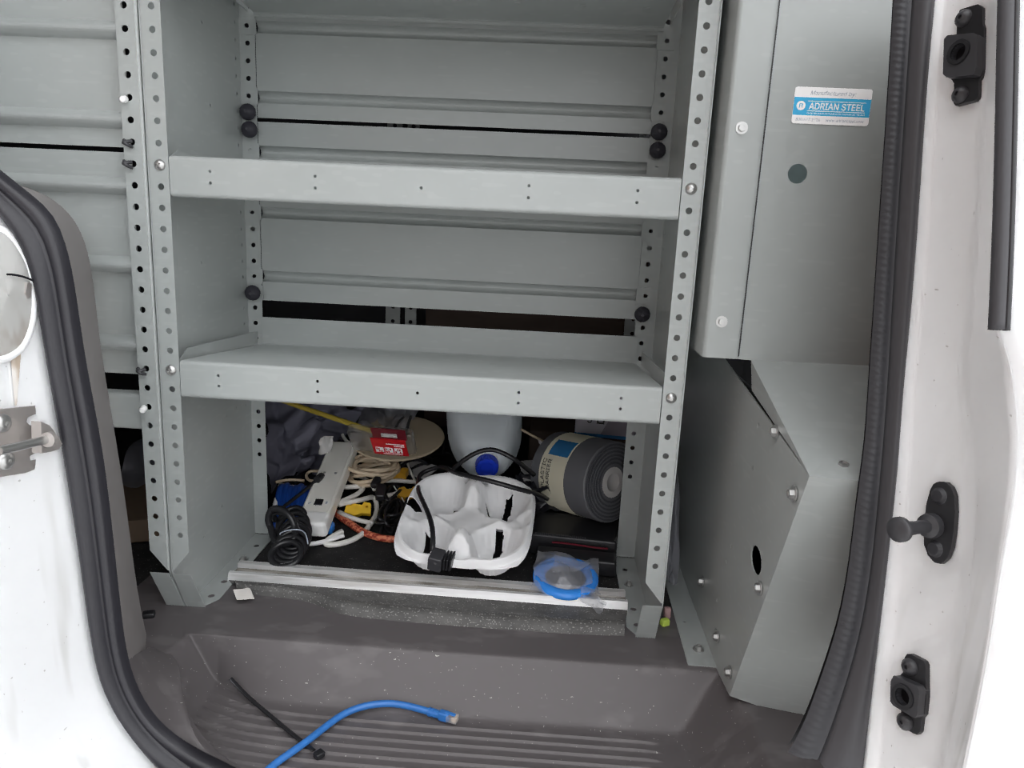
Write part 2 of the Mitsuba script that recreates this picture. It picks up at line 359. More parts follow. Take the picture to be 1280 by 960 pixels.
R = rows_between(trim_o, trim_i, 8, 70)
Rb = [R[-1] + np.array([-0.004, 0.004, -0.002]), R[-1] + np.array([-0.05, 0.006, 0])]
structure('trim_2', loft(R + Rb), 'trim_plastic', 'smooth taupe grey plastic trim inside the left door seal', True)
# lower corner of the trim running into the step
low_o = [[0.0430,-0.2460,0.0858],[0.0501,-0.2460,0.0568],[0.0586,-0.2460,0.0312],[0.0844,-0.2460,-0.0109],[0.1283,-0.2460,-0.0457],[0.1845,-0.2460,-0.0733],[0.2525,-0.2460,-0.1001]]
low_i = [[-0.0222,-0.0746,-0.0040],[0.0048,-0.0805,-0.0040],[0.0448,-0.1156,-0.0040],[0.0690,-0.1543,-0.0040],[0.1026,-0.2078,-0.0040],[0.1352,-0.2561,-0.0040],[0.1773,-0.2990,-0.0040]]
low = rows_between(low_o, low_i, 6, 40)
structure('trim_3', loft(low), 'grey_plastic', 'grey plastic corner between the left trim and the step', True)
# painted jamb: from the seal outwards
jb = resample(extend(seal_o), 90)
jrows = [jb + np.array([0, 0.004, 0]), jb + np.array([-0.001, -0.012, -0.001]), jb + np.array([-0.010, -0.05, -0.008]), jb + np.array([-0.022, -0.12, -0.02]),
         jb + np.array([-0.03, -0.20, -0.03]), jb + np.array([-0.045, -0.215, -0.045]), jb + np.array([-0.30, -0.225, -0.09])]
structure('wall_left', loft(jrows), 'white_paint', 'white painted rear door jamb with dirt and scuffs', True)

# front door pillar (right): pleated strip, smooth dark trim, white pillar, gasket, door skin
pA = [[0.9508,-0.2177,0.9878],[0.9511,-0.2252,0.9536],[0.9507,-0.2535,0.8251],[0.9494,-0.2818,0.6965],[0.9485,-0.3044,0.5935],[0.9480,-0.3158,0.5420],[0.9467,-0.3309,0.4732],[0.9428,-0.3423,0.4214],[0.9381,-0.3575,0.3523],[0.9291,-0.3728,0.2829],[0.9135,-0.3863,0.2215],[0.8973,-0.3973,0.1712],[0.8833,-0.4038,0.1416]]
pB = [[0.9692,-0.2229,0.9868],[0.9686,-0.2304,0.9528],[0.9673,-0.2585,0.8251],[0.9660,-0.2959,0.6548],[0.9656,-0.3241,0.5269],[0.9630,-0.3466,0.4244],[0.9584,-0.3655,0.3387],[0.9495,-0.3807,0.2697],[0.9358,-0.3940,0.2089],[0.9243,-0.4029,0.1686],[0.9139,-0.4095,0.1387]]
pC = [[0.9987,-0.2195,0.9887],[0.9972,-0.2270,0.9546],[0.9937,-0.2495,0.8522],[0.9924,-0.2739,0.7412],[0.9895,-0.3021,0.6130],[0.9858,-0.3210,0.5273],[0.9839,-0.3398,0.4417],[0.9793,-0.3587,0.3558],[0.9748,-0.3776,0.2698],[0.9711,-0.3966,0.1838],[0.9689,-0.4079,0.1322],[0.9662,-0.4174,0.0890]]
pa_in = resample(pA, 60)
structure('wall_pillar', loft([pa_in + np.array([0.004, 0.012, 0]), pa_in * np.array([0, 0, 1]) + np.array([1.28, -0.10, 0]), pa_in * np.array([0, 0, 1]) + np.array([1.31, 0.10, 0])]), 'van_inside', 'dark inner side of the front pillar')
strip_rows = rows_between(pA, pB, 7, 520)
zz = strip_rows[3][:, 2]
pl_rows = []
for i, r in enumerate(strip_rows):
    w = math.sin(math.pi * min(i / 5.0, 1.0))
    pl_rows.append(r + np.c_[zz * 0, -0.0007 * w * np.sin(zz * 2 * math.pi / 0.0072) - 0.004 * w, zz * 0])
structure('trim_4', loft(pl_rows), 'pleat_trim', 'black pleated rubber strip beside the grey filler panel', True)
d_rows = rows_between(resample(pB, 80), resample(pC, 80), 9, 80)
for i, r in enumerate(d_rows): r[:, 1] -= 0.016 * math.sin(math.pi * i / 8) - 0.004
structure('trim_5', loft([d_rows[0] + np.array([0, 0.03, 0])] + d_rows + [d_rows[-1] + np.array([0, 0.03, 0])]), 'dark_trim', 'smooth dark grey rubber trim along the front pillar', True)
pD = [[1.0243,-0.2805,0.9711],[1.0235,-0.2879,0.9393],[1.0228,-0.3208,0.8196],[1.0207,-0.3500,0.7016],[1.0186,-0.3679,0.6232],[1.0169,-0.3753,0.5837],[1.0184,-0.3941,0.5307],[1.0201,-0.4063,0.5013],[1.0213,-0.4261,0.4421],[1.0196,-0.4442,0.3661],[1.0165,-0.4574,0.2957],[1.0120,-0.4703,0.2154],[1.0081,-0.4752,0.1686]]
pE = [[0.9780,-0.3888,0.9371],[0.9789,-0.3949,0.9095],[0.9828,-0.4177,0.8060],[0.9860,-0.4405,0.7024],[0.9888,-0.4564,0.6298],[0.9984,-0.4617,0.6061],[1.0073,-0.4692,0.5720],[1.0135,-0.4797,0.5239],[1.0124,-0.4889,0.4823],[1.0070,-0.4996,0.4335],[1.0025,-0.5088,0.3916],[0.9977,-0.5196,0.3427],[0.9905,-0.5319,0.2867],[0.9834,-0.5420,0.2410],[0.9776,-0.5490,0.2093]]
C_, D_, E_ = resample(pC, 90), resample(pD, 90), resample(pE, 90)
nJ = np.array([-0.907, -0.4048, 0.1165])
prow = [C_ + np.array([0, 0.03, 0]), C_ + nJ * 0.006, C_ + (D_ - C_) * 0.06 + nJ * 0.007, C_ + (D_ - C_) * 0.13 + nJ * 0.002]
for t in (0.2, 0.4, 0.6, 0.8): prow.append(C_ + (D_ - C_) * t)
for t in (0.9, 1.0): prow.append(C_ + (D_ - C_) * t + nJ * 0.004 * (t - 0.8) / 0.2)
for t in (0.12, 0.3, 0.55, 0.8, 1.0): prow.append(D_ + (E_ - D_) * t + nJ * 0.004 * (1 - t))
dent = np.exp(-((C_[:, 2] - 0.262) / 0.013) ** 2) + 0.7 * np.exp(-((C_[:, 2] - 0.335) / 0.02) ** 2)
for i in (4, 5, 6, 7): prow[i] = prow[i] - nJ * (0.006 * dent)[:, None]
prow.append(E_ + np.array([0.012, 0.012, 0]))
structure('wall_right', loft(prow), 'white_paint', 'white painted front pillar beside the door opening', True)
sk = [E_ + np.array([0.0, 0.004, 0]), E_ + np.array([0.008, -0.008, 0]), E_ + np.array([0.03, -0.016, 0]), E_ + np.array([0.9, -0.03, 0])]
structure('door_1', loft(sk), 'clean_white', 'bright white outer skin of the front door at far right', True)
gq = np.array([[0.9733,-0.4017,0.9331],[0.9742,-0.4077,0.9060],[0.9780,-0.4301,0.8042],[0.9811,-0.4525,0.7024],[0.9821,-0.4692,0.6263]])
gm = tube(gq, 0.0068, 10, 50)
put('weatherstrip', gm, 'dark_trim', True)
put('weatherstrip__lip', tube(gq + np.array([0.0065, -0.003, 0]), 0.003, 8, 50), 'black_plastic', True)
tag('weatherstrip', 'black vertical rubber weatherstrip ending halfway down the white front pillar', 'weatherstrip')

def jamb_poly(pts, t):
    """plate standing on the pillar's jamb, from its outline"""
    p = np.array(pts); n = nJ
    x = np.array([0, 0, 1.0]); x = x - n * (x @ n); x /= np.linalg.norm(x); y = np.cross(n, x)
    c = p.mean(0)
    pg = Polygon(np.c_[(p - c) @ x, (p - c) @ y]).buffer(-0.0015).buffer(0.0015)
    m = ext(pg, t); v = m.vertices
    q = trimesh.Trimesh(c + v[:, :1] * x + v[:, 1:2] * y + v[:, 2:] * n, m.faces, process=False)
    if q.volume < 0: q.invert()
    return q
def bracket(key, outline, raised, hole, screws, label):
    put(key + '__base', jamb_poly(outline, 0.006), 'black_plastic')
    k = key + '__raised_block'
    c = jamb_poly(raised, 0.016)
    h = np.array(hole)
    cyl = frame(trimesh.creation.cylinder(0.0085, 0.03, sections=20), h + nJ * 0.012, nJ, (0, 0, 1))
    put(k, cut(c, [m3.Manifold(m3.Mesh(np.asarray(cyl.vertices, np.float32), np.asarray(cyl.faces, np.uint32)))]), 'dark_grey_plastic')
    put(key + '__socket', frame(trimesh.creation.annulus(0.0085, 0.0125, 0.003, sections=22), h + nJ * 0.0165, nJ, (0, 0, 1)), 'black_plastic')
    put(key + '__socket_hole', frame(trimesh.creation.cylinder(0.009, 0.002, sections=20), h + nJ * 0.0075, nJ, (0, 0, 1)), 'dark_hole')
    for s in screws:
        put(key + '__screw', frame(cut(lathe([(0, 0.007), (0.005, 0.0062), (0.0085, 0.003), (0.009, 0), (0, 0)], 18), [m3.Manifold.cylinder(0.006, 0.0024, 0.0024, 6).translate((0, 0, 0.004))]), np.array(s) + nJ * 0.006, nJ, (0, 0, 1)), 'dark_grey_plastic', 40)
    tag(key, label, 'door bracket')
bracket('door_bracket', [[1.0101,-0.2615,0.9350],[1.0184,-0.2797,0.9360],[1.0205,-0.2859,0.9315],[1.0207,-0.2909,0.9152],[1.0215,-0.2941,0.9107],[1.0215,-0.3059,0.8694],[1.0208,-0.3065,0.8621],[1.0197,-0.3048,0.8589],[1.0196,-0.3093,0.8425],[1.0182,-0.3072,0.8389],[1.0090,-0.2875,0.8362],[1.0081,-0.2846,0.8394],[1.0082,-0.2791,0.8593],[1.0060,-0.2718,0.8676],[1.0059,-0.2684,0.8785],[1.0061,-0.2617,0.9030],[1.0072,-0.2629,0.9073],[1.0089,-0.2663,0.9089],[1.0090,-0.2624,0.9239]],
        [[1.0061,-0.2615,0.9036],[1.0075,-0.2638,0.9071],[1.0197,-0.2921,0.9036],[1.0215,-0.2971,0.9003],[1.0215,-0.3061,0.8690],[1.0204,-0.3059,0.8614],[1.0076,-0.2765,0.8637],[1.0060,-0.2718,0.8676]], [1.0134,-0.2826,0.8870], [[1.0123,-0.2693,0.9247],[1.0115,-0.2902,0.8466]],
        'black plastic bracket with a round socket and two screws, topmost on the white front pillar')
bracket('door_bracket_001', [[0.9909,-0.4095,0.2710],[0.9920,-0.4108,0.2756],[0.9936,-0.4138,0.2776],[1.0003,-0.4282,0.2791],[1.0012,-0.4312,0.2765],[1.0014,-0.4360,0.2614],[1.0018,-0.4408,0.2473],[1.0010,-0.4445,0.2287],[0.9998,-0.4430,0.2238],[0.9992,-0.4457,0.2099],[0.9979,-0.4442,0.2049],[0.9957,-0.4398,0.2036],[0.9893,-0.4258,0.2024],[0.9886,-0.4227,0.2077],[0.9898,-0.4239,0.2126],[0.9897,-0.4210,0.2219],[0.9878,-0.4169,0.2216],[0.9875,-0.4154,0.2244],[0.9875,-0.4100,0.2435],[0.9887,-0.4107,0.2499],[0.9903,-0.4127,0.2551]],
        [[0.9875,-0.4100,0.2435],[0.9891,-0.4112,0.2512],[1.0005,-0.4354,0.2563],[1.0017,-0.4389,0.2533],[1.0009,-0.4442,0.2284],[0.9997,-0.4428,0.2245],[0.9891,-0.4196,0.2218],[0.9876,-0.4158,0.2237]], [0.9941,-0.4264,0.2375], [[0.9938,-0.4177,0.2652],[0.9921,-0.4299,0.2095]],
        'black plastic bracket with a small round socket, lowest on the white front pillar')
# striker: oval plate with a flanged pin
sp = np.array([1.0063,-0.4017,0.4181]); sc = np.array([1.0029,-0.3955,0.4135])
put('striker_pin__base_plate', jamb_poly([[1.0014,-0.3823,0.4476],[1.0028,-0.3836,0.4543],[1.0055,-0.3882,0.4588],[1.0084,-0.3944,0.4604],[1.0110,-0.4009,0.4578],[1.0126,-0.4064,0.4506],[1.0131,-0.4118,0.4358],[1.0125,-0.4163,0.4162],[1.0116,-0.4189,0.4001],[1.0099,-0.4184,0.3885],[1.0071,-0.4144,0.3803],[1.0041,-0.4081,0.3788],[1.0010,-0.4001,0.3826],[0.9989,-0.3929,0.3917],[0.9987,-0.3867,0.4112],[0.9996,-0.3829,0.4319]], 0.006), 'black_plastic')
put('striker_pin__pin', frame(lathe([(0, 0.062), (0.0095, 0.061), (0.0125, 0.058), (0.0125, 0.053), (0.0075, 0.046), (0.0066, 0.030), (0.0068, 0.012), (0.012, 0.009), (0.013, 0.005), (0.013, 0), (0, 0)], 20), sc + nJ * 0.006, nJ + np.array([-0.15, -0.25, 0.0]), (0, 0, 1)), 'dark_grey_plastic', 40)
for q in [[1.0056,-0.3925,0.4448],[1.0043,-0.4048,0.3922]]:
    put('striker_pin__screw', frame(lathe([(0, 0.004), (0.006, 0.0035), (0.009, 0), (0, 0)], 18), np.array(q) + nJ * 0.006, nJ, (0, 0, 1)), 'soft_black', 40)
tag('striker_pin', 'black oval striker plate with a mushroom headed pin on the white front pillar', 'door striker')
# catch and pocket on the rear jamb
XJ = -0.024
def yz(pts): return [(p[1], p[2]) for p in pts]
put('door_catch__base_plate', plate(Polygon(yz([[-0.0240,-0.3767,0.4696],[-0.0240,-0.2891,0.4539],[-0.0240,-0.2891,0.4438],[-0.0240,-0.3032,0.4436],[-0.0240,-0.3067,0.4386],[-0.0240,-0.3019,0.4333],[-0.0240,-0.2939,0.4301],[-0.0240,-0.2971,0.3966],[-0.0240,-0.3071,0.3958],[-0.0240,-0.3066,0.3895],[-0.0240,-0.2882,0.3876],[-0.0240,-0.2883,0.3762],[-0.0240,-0.3166,0.3778],[-0.0240,-0.3878,0.3943]])), 'yz', XJ, 0.004), 'catch_steel')
bp0, bp1 = [0.0060,-0.3889,0.4297], [0.0060,-0.3144,0.4199]
put('door_catch__bar', tube([bp0, bp1], 0.0052, 12, 8, False), 'zinc', 40)
put('door_catch__bracket', plate(Polygon(yz([[-0.0100,-0.3122,0.4419],[-0.0100,-0.2979,0.4330],[-0.0100,-0.2829,0.4135],[-0.0100,-0.2782,0.4039],[-0.0100,-0.2850,0.3987],[-0.0100,-0.2995,0.4003],[-0.0100,-0.3161,0.4036]])), 'yz', -0.010, 0.012), 'catch_steel')
put('door_catch__bar_end', frame(trimesh.creation.cylinder(0.009, 0.006, sections=18), np.array(bp1) + np.array([0.003, 0.003, 0]), np.array(bp1) - np.array(bp0)), 'catch_steel', 40)
for q in [[-0.0200,-0.3453,0.4475],[-0.0200,-0.3465,0.4030]]:
    put('door_catch__screw', frame(cut(lathe([(0, 0.006), (0.006, 0.0055), (0.010, 0.003), (0.011, 0), (0, 0)], 20), [m3.Manifold.cylinder(0.006, 0.003, 0.003, 6).translate((0, 0, 0.003))]), q, (1, -0.1, 0), (0, 0, 1)), 'zinc', 40)
tag('door_catch', 'tarnished steel door catch with a striker bar on the white rear jamb', 'door catch')
ring = np.array([[-0.0281,-0.2655,0.5914],[-0.0263,-0.2696,0.5698],[-0.0257,-0.2792,0.5469],[-0.0273,-0.2950,0.5262],[-0.0302,-0.3134,0.5179],[-0.0338,-0.3315,0.5173],[-0.0375,-0.3473,0.5255],[-0.0417,-0.3571,0.5484],[-0.0448,-0.3554,0.5788],[-0.0491,-0.3457,0.6081],[-0.0549,-0.3301,0.6330],[-0.0598,-0.3070,0.6531],[-0.0597,-0.2811,0.6635],[-0.0525,-0.2682,0.6591],[-0.0424,-0.2629,0.6436],[-0.0334,-0.2621,0.6214]])
ring = resample(np.vstack([ring, ring[:1]]), 65)[:-1]
pc = ring.mean(0)
put('jamb_pocket__rim', tube(ring, 0.0055, 10, 80, closed=True), 'clean_white', True)
put('jamb_pocket__bowl', loft([pc + (ring - pc) * q + np.array([0.003 + 0.012 * (1 - q), 0, 0]) for q in (1.0, 0.9, 0.7, 0.45, 0.2, 0.01)], wrap=True), 'dirty_pocket', True)
put('jamb_pocket__seam', tube([[-0.0289,-0.3021,0.6124],[-0.0231,-0.2847,0.6087],[-0.0194,-0.2704,0.6021]], 0.0012, 6, 12), 'dark_hole')
put('jamb_pocket__clip', plate(Polygon(yz([[-0.0287,-0.2769,0.6017],[-0.0270,-0.2700,0.5993],[-0.0256,-0.2728,0.5834],[-0.0268,-0.2795,0.5821],[-0.0281,-0.2822,0.5890]])), 'yz', [-0.0273,-0.2761,0.5922][0], 0.004), 'catch_steel')
put('jamb_pocket__rust_run', loft(rows_between([[-0.0309,-0.3072,0.5168],[-0.0296,-0.3010,0.5167],[-0.0283,-0.2932,0.5183]], [[-0.0275,-0.3133,0.4606],[-0.0272,-0.3119,0.4593],[-0.0268,-0.3103,0.4599]], 6, 10)), 'rust_stain', True)
tag('jamb_pocket', 'round grey pocket with a white rim and rusty bottom in the rear jamb', 'pocket')

# ================================================================ shelving
HT = 1.25
def hole_z(i): return Z0 - i * P
def end_panel(key, x0, sg, filled=()):
    t = 0.0016 * sg
    parts = []
    body = Polygon([(0.001, 0.088), (0.001, HT), (D, HT), (D, 0), (0.045, 0)])
    small = [disc(D - 0.03 - 0.045 * (k % 3), 0.30 + 0.028 * (k // 3) + 0.006 * (k % 2), 0.0022, 8) for k in range(9)]
    small += [disc(D - 0.022, ZB - P * k, 0.0034, 10) for k in range(-5, 24)]
    small += [disc(0.20, 0.13, 0.0028, 8), disc(0.12, 0.10, 0.0026, 8), disc(0.16, 0.60, 0.003, 8), disc(0.22, 0.87, 0.0028, 8), disc(0.2, 1.0, 0.0028, 8)]
    parts.append(plate(body.difference(unary_union(small)), 'yz', x0, t))
    r = 0.004
    w0, w1 = x0 + sg * r, x0 + sg * 0.0325
    fl = Polygon([(w0, 0.093), (w0, HT), (w1, HT), (w1, 0.128)])
    hx = x0 + sg * 0.0192
    fl = fl.difference(unary_union([disc(hx, hole_z(i), 0.0049, 16) for i in range(-10, 27)]))
    parts.append(plate(fl, 'xz', 0.0, 0.0016))
    # the bend between flange and panel
    a = arc(w0, r, r, 270, 180 if sg > 0 else 360, 6)
    rows = [np.array([[x, y, 0.093], [x, y, HT]]) for x, y in a]
    parts.append(loft(rows))
    # raked toe plate under the flange
    tx0, tx1 = sorted((x0 + sg * 0.0015, x0 + sg * 0.034))
    toe = trimesh.Trimesh([[x, y + dy, z] for x in (tx0, tx1) for (y, z) in ((-0.002, 0.088), (0.046, 0.0)) for dy in (0, 0.0018)], [[0, 1, 2]], process=False).convex_hull
    parts.append(toe)
    bf = Polygon([(x0, 0.047), (x0 + sg * 0.030, 0.047), (x0 + sg * 0.046, 0.075), (x0 + sg * 0.046, D), (x0, D)])
    bf = bf.difference(unary_union([disc(x0 + sg * 0.027, y, 0.006, 14) for y in (0.085, 0.14, 0.30)] + [disc(x0 + sg * 0.026, 0.235, 0.009, 14)]))
    parts.append(plate(bf, 'xy', 0.0005, 0.0016))
    bw1 = x0 + sg * (0.031 if sg > 0 or x0 < 0.3 else 0.0405)
    bhx = x0 + sg * (0.0165 if sg > 0 or x0 < 0.3 else 0.0255)
    bk = Polygon([(x0, 0.004), (x0, HT), (bw1, HT), (bw1, 0.004)]).difference(unary_union([disc(bhx, ZB - P * k, 0.0046, 14) for k in range(-8, 29)]))
    parts.append(plate(bk, 'xz', D - 0.0016, 0.0016))
    put(key, parts, 'steel_paint')
    k2 = key.split('__')[0]
    put(k2 + '__foot_bolt', frame(bolt_hex(0.0062), (x0 + sg * 0.026, 0.235, 0.002), (0, 0, 1)), 'zinc')
def rib_profile(z0, z1, ribs, y, depth, r):
    """(y, z) line of a sheet with half round ribs"""
    out = [(y, z0)]
    for z in sorted(ribs):
        a = np.linspace(-1, 1, 11)
        out += [(y, z - r * 1.25)] + [(y + depth * math.cos(q * math.pi / 2) ** 0.7, z + r * q) for q in a] + [(y, z + r * 1.25)]
    return out + [(y, z1)]
def tray(key, x0, x1, zt, back_up, slope=0.030):
    r = 0.0045
    prof = [(0.016, zt - 0.058), (0.008, zt - 0.0585)] + arc(0.0065, zt - 0.053, 0.0055, 265, 180, 5) + arc(0.0065, zt - 0.0055, 0.0055, 180, 90, 5)
    yb = D - 0.010
    prof += [(yb - 0.004, zt - slope)]
    if back_up: prof += [(yb, zt - slope + 0.003), (yb + 0.002, zt - slope + 0.056)]
    else: prof += [(yb, zt - slope - 0.003), (yb, zt - slope - 0.008)]
    m = strip(prof, 0.0016, 'x', x0, x1)
    cs = []
    for k in range(5):
        x = x0 + 0.062 + k * 0.1595
        for dz in ((-0.020, -0.037) if k != 2 else (-0.030,)):
            c = m3.Manifold.cylinder(0.03, 0.0024, 0.0024, 10, True).rotate((90, 0, 0)).translate((x, 0.0, zt + dz))
            cs.append(c)
    rg = np.random.default_rng(3)
    for k in range(7):
        for j in range(2):
            cs.append(m3.Manifold.cube((0.010, 0.0035, 0.1), True).translate((x0 + 0.05 + k * 0.108 + 0.02 * j + rg.uniform(-0.006, 0.006), 0.20 + 0.055 * j, zt - 0.02)))
    put(key, cut(m, cs), 'steel_paint')
    for x in (x0 - 0.012, x1 + 0.012 - 0.0015):
        sd = Polygon([(0.012, zt - 0.004), (yb, zt - slope), (yb, zt - slope + 0.026), (0.05, zt + 0.012), (0.02, zt - 0.004)])
        put(key + '__side_lip', plate(sd, 'yz', x, 0.0015), 'steel_paint')
U = 'shelving_unit'
XL, XR = -0.019, 0.8105
end_panel(U + '__end_panel', XL, 1)
end_panel(U + '__end_panel_001', XR, -1)
def back_panel(key, z0, z1, ribs, ears):
    parts = [strip(rib_profile(z0, z1, ribs, D + 0.0022, 0.013, 0.0115), 0.0014, 'x', 0.0123, XR - 0.0408)]
    for z in ears:
        for sx in (XL + 0.0005, XR - 0.0435):
            hx = XL + 0.0165 if sx < 0.3 else XR - 0.0255
            pg = sbox(sx, z - 0.0155, sx + 0.034, z + 0.0155).buffer(-0.004).buffer(0.004).difference(disc(hx, z, 0.0046, 14))
            parts.append(plate(pg, 'xz', D - 0.0036, 0.0016))
    put(key, parts, 'steel_paint')
back_panel(U + '__back_panel', 0.515, 0.8615, (0.564, 0.690, 0.806), (0.564, 0.690, 0.806, 0.53))
back_panel(U + '__back_panel_001', 0.8685, 1.22, (0.907, 1.032, 1.158), (0.907, 1.032, 1.158))
tray(U + '__shelf', 0.0145, 0.7765, 0.769, False)
tray(U + '__shelf_001', 0.0145, 0.7765, 0.456, True)
tray(U + '__shelf_002', 0.0145, 0.7765, 1.085, False)
for i in (7, 17):
    for x in (XL + 0.0192, XR - 0.0192):
        put(U + '__bolt', frame(bolt_pan(), (x, 0.0, hole_z(i)), (0, -1, 0), (0.8, 0, 0.6)), 'zinc', 35)
        put(U + '__bolt_nut', frame(bolt_hex(0.006), (x + (0.0 if x > 0.3 else 0.0), 0.009, hole_z(i)), (0, 1, 0)), 'zinc')
for (x, y, z) in [[-0.0007,0.3450,0.8766],[0.0014,0.3450,0.8445],[-0.0019,0.3450,0.5306]]:
    put(U + '__rubber_knob', frame(lathe([(0, 0.016), (0.003, 0.0165), (0.0045, 0.0145), (0.010, 0.012), (0.0145, 0.006), (0.0155, 0.001), (0.013, -0.002), (0.009, -0.004), (0.008, -0.008), (0, -0.008)], 20), (x, y, z), (0.1, -1, 0)), 'knob_rubber', 40)
for (x, y, z) in [[0.7834,0.3450,0.8715],[0.7834,0.3450,0.8384],[0.7807,0.3450,0.5276]]:
    put(U + '__rubber_knob', frame(lathe([(0, 0.016), (0.003, 0.0165), (0.0045, 0.0145), (0.010, 0.012), (0.0145, 0.006), (0.0155, 0.001), (0.013, -0.002), (0.009, -0.004), (0.008, -0.008), (0, -0.008)], 20), (x, y, z), (-0.1, -1, 0)), 'knob_rubber', 40)
put(U + '__side_bolt', frame(bolt_hex(0.0055), (XR - 0.0016, 0.035, 0.829), (-1, 0, 0)), 'zinc')
tag(U, 'grey steel shelving unit with two trays in the middle of the door opening', 'shelving unit')

# neighbouring unit, its back towards the door
V = 'shelving_unit_001'
end_panel(V + '__end_panel', -0.0212, -1)
def lpanel(key, z0, z1, ribs):
    prof = rib_profile(z0, z1, ribs, 0.0, 0.019, 0.0125)
    prof = [(0.0225 - y, z) for y, z in prof]
    put(key, strip(prof, 0.0014, 'x', -1.25, -0.0545), 'steel_paint')
lpanel(V + '__back_panel', 0.426, 0.7725, (0.477, 0.602, 0.722))
lpanel(V + '__back_panel_001', 0.7795, 1.13, (0.819, 0.945, 1.07))
lp = [(0.03, 0.396), (0.012, 0.396)] + arc(0.012, 0.391, 0.005, 90, 180, 4) + arc(0.013, 0.343, 0.006, 180, 260, 4) + [(0.03, 0.337)]
put(V + '__shelf', strip(lp, 0.0016, 'x', -1.25, -0.046), 'steel_paint')
put(V + '__shelf_001', strip([(0.35, 0.70), (0.03, 0.70)], 0.0016, 'x', -1.25, -0.03), 'steel_paint')
for q in [[-0.0460,-0.0020,0.8462],[-0.0469,-0.0020,0.3763]]:
    put(V + '__plastic_peg', frame(lathe([(0, 0.013), (0.0035, 0.0125), (0.005, 0.010), (0.0052, 0.0), (0, 0)], 14), q, (0.25, -1, -0.15)), 'white_plastic', 40)
for q in [[-0.0449,-0.0010,0.7833],[-0.0469,-0.0010,0.7533],[-0.0463,-0.0010,0.4367]]:
    q = np.array(q)
    put(V + '__wire_clip', [tube([q + np.array([-0.006, -0.002, 0.001]), q + np.array([0.0, -0.010, 0.002]), q + np.array([0.006, -0.003, 0.004])], 0.0028, 8, 8),
                            tube([q + np.array([-0.005, -0.003, 0.005]), q + np.array([0.001, -0.011, 0.000]), q + np.array([0.006, -0.002, -0.004])], 0.0026, 8, 8)], 'dark_grey_plastic', 50)
tag(V, 'grey steel shelving unit with ribbed back panels at the far left', 'shelving unit')

# shelving on the far side of the van, seen through the slot
Wd = 'shelving_unit_002'
for k, (x0, x1) in enumerate(((0.10, 0.145), (0.16, 0.195), (0.83, 0.88))):
    pg = sbox(x0, 0.0, x1, 1.2).difference(unary_union([disc((x0 + x1) / 2, 0.2 + i * P * 1.4, 0.006, 12) for i in range(22)]))
    put(Wd + '__upright', plate(pg, 'xz', 1.12, 0.002), 'steel_paint')
put(Wd + '__side_board', box(0.22, 0.89, 1.15, 1.17, 0.04, 0.70), 'brown_board')
put(Wd + '__rail', box(-0.6, 0.89, 1.125, 1.14, 0.62, 0.66), 'steel_paint')
tag(Wd, 'grey upright and brown board on the far side of the van, seen through the slot', 'shelving unit')

# ================================================================ bulkhead beside the unit
B = 'bulkhead'
XP = 0.900
M_, B_, N_ = (0.900, -0.311, 0.431), (0.900, -0.118, 0.011), (0.955, -0.325, 0.433)
side = Polygon([(0.143, 0.483), (-0.311, 0.431), (-0.118, 0.011), (-0.031, 0.0), (1.45, 0.0), (1.45, 1.55), (0.40, 1.55), (0.40, 0.483)])
hs = [disc(0.0, 0.0, 1, 4)]
holes = [Polygon([(p[1] + 0.026 * math.cos(a), p[2] + 0.019 * math.sin(a)) for a in np.linspace(0, 6.283, 20, endpoint=False)]) for p in [[0.9000,-0.1607,0.2546]]]
holes += [disc(p[1], p[2], 0.004, 8) for p in [[0.9000,-0.0331,0.2160],[0.9000,-0.0164,0.1821],[0.9000,-0.0949,0.3663],[0.9000,-0.0969,0.4303],[0.9000,-0.0027,0.0522],[0.9000,0.0136,0.0984]]]
put(B + '__side_plate', plate(side.difference(unary_union(holes)), 'yz', XP, 0.002), 'steel_paint')
hole_c = [0.9265,-0.0500,0.7793]
up = Polygon([(0.835, 0.517), (0.893, 0.515), (1.13, 0.517), (1.13, 1.45), (0.835, 1.45)]).difference(disc(hole_c[0], hole_c[2], 0.0133, 24))
quad = lambda *p: trimesh.Trimesh(p, [[0, 1, 2], [0, 2, 3]] if len(p) == 4 else [[0, i, i + 1] for i in range(1, len(p) - 1)], process=False)
put(B + '__filler_panel', [plate(up, 'xz', -0.0465, 0.0016),
    quad(M_, (0.985, -0.332, 0.433), (1.13, -0.0465, 0.517), (0.893, -0.0465, 0.515), (0.8985, -0.049, 0.4705)),
    quad(M_, B_, (1.045, -0.134, -0.024), (1.020, -0.221, 0.172), (1.003, -0.271, 0.289), (0.985, -0.332, 0.433), N_)], 'steel_paint')
put(B + '__filler_panel_seam', tube([(0.874, -0.0485, 0.52), (0.876, -0.0485, 1.45)], 0.0008, 6, 6, False), 'dark_grey_plastic')
st = [(0.826, 0.42), (0.8225, 0.0)] + arc(0.8285, -0.0445, 0.006, 180, 270, 6) + [(0.8695, -0.0508)]
stm = strip(st, 0.0018, 'z', 0.5165, 1.45)
put(B + '__edge_strip', stm, 'steel_paint')
for q in [[0.8424,-0.0515,0.8356],[0.8435,-0.0515,0.5699]]:
    put(B + '__screw', frame(bolt_hex(0.0062), q, (0, -1, 0), (0.9, 0, 0.4)), 'zinc', 30)
pgf = Polygon([(0.862, 0.42), (0.854, -0.030), (0.903, -0.031), (0.903, 0.42)]).difference(disc(0.8715, 0.105, 0.003, 8))
put(B + '__floor_flange', plate(pgf, 'xy', 0.001, 0.0022), 'steel_paint')
put(B + '__flange_bolt', frame(bolt_hex(0.0072), [0.8798,0.0168,0.0030], (0, 0, 1)), 'zinc', 30)
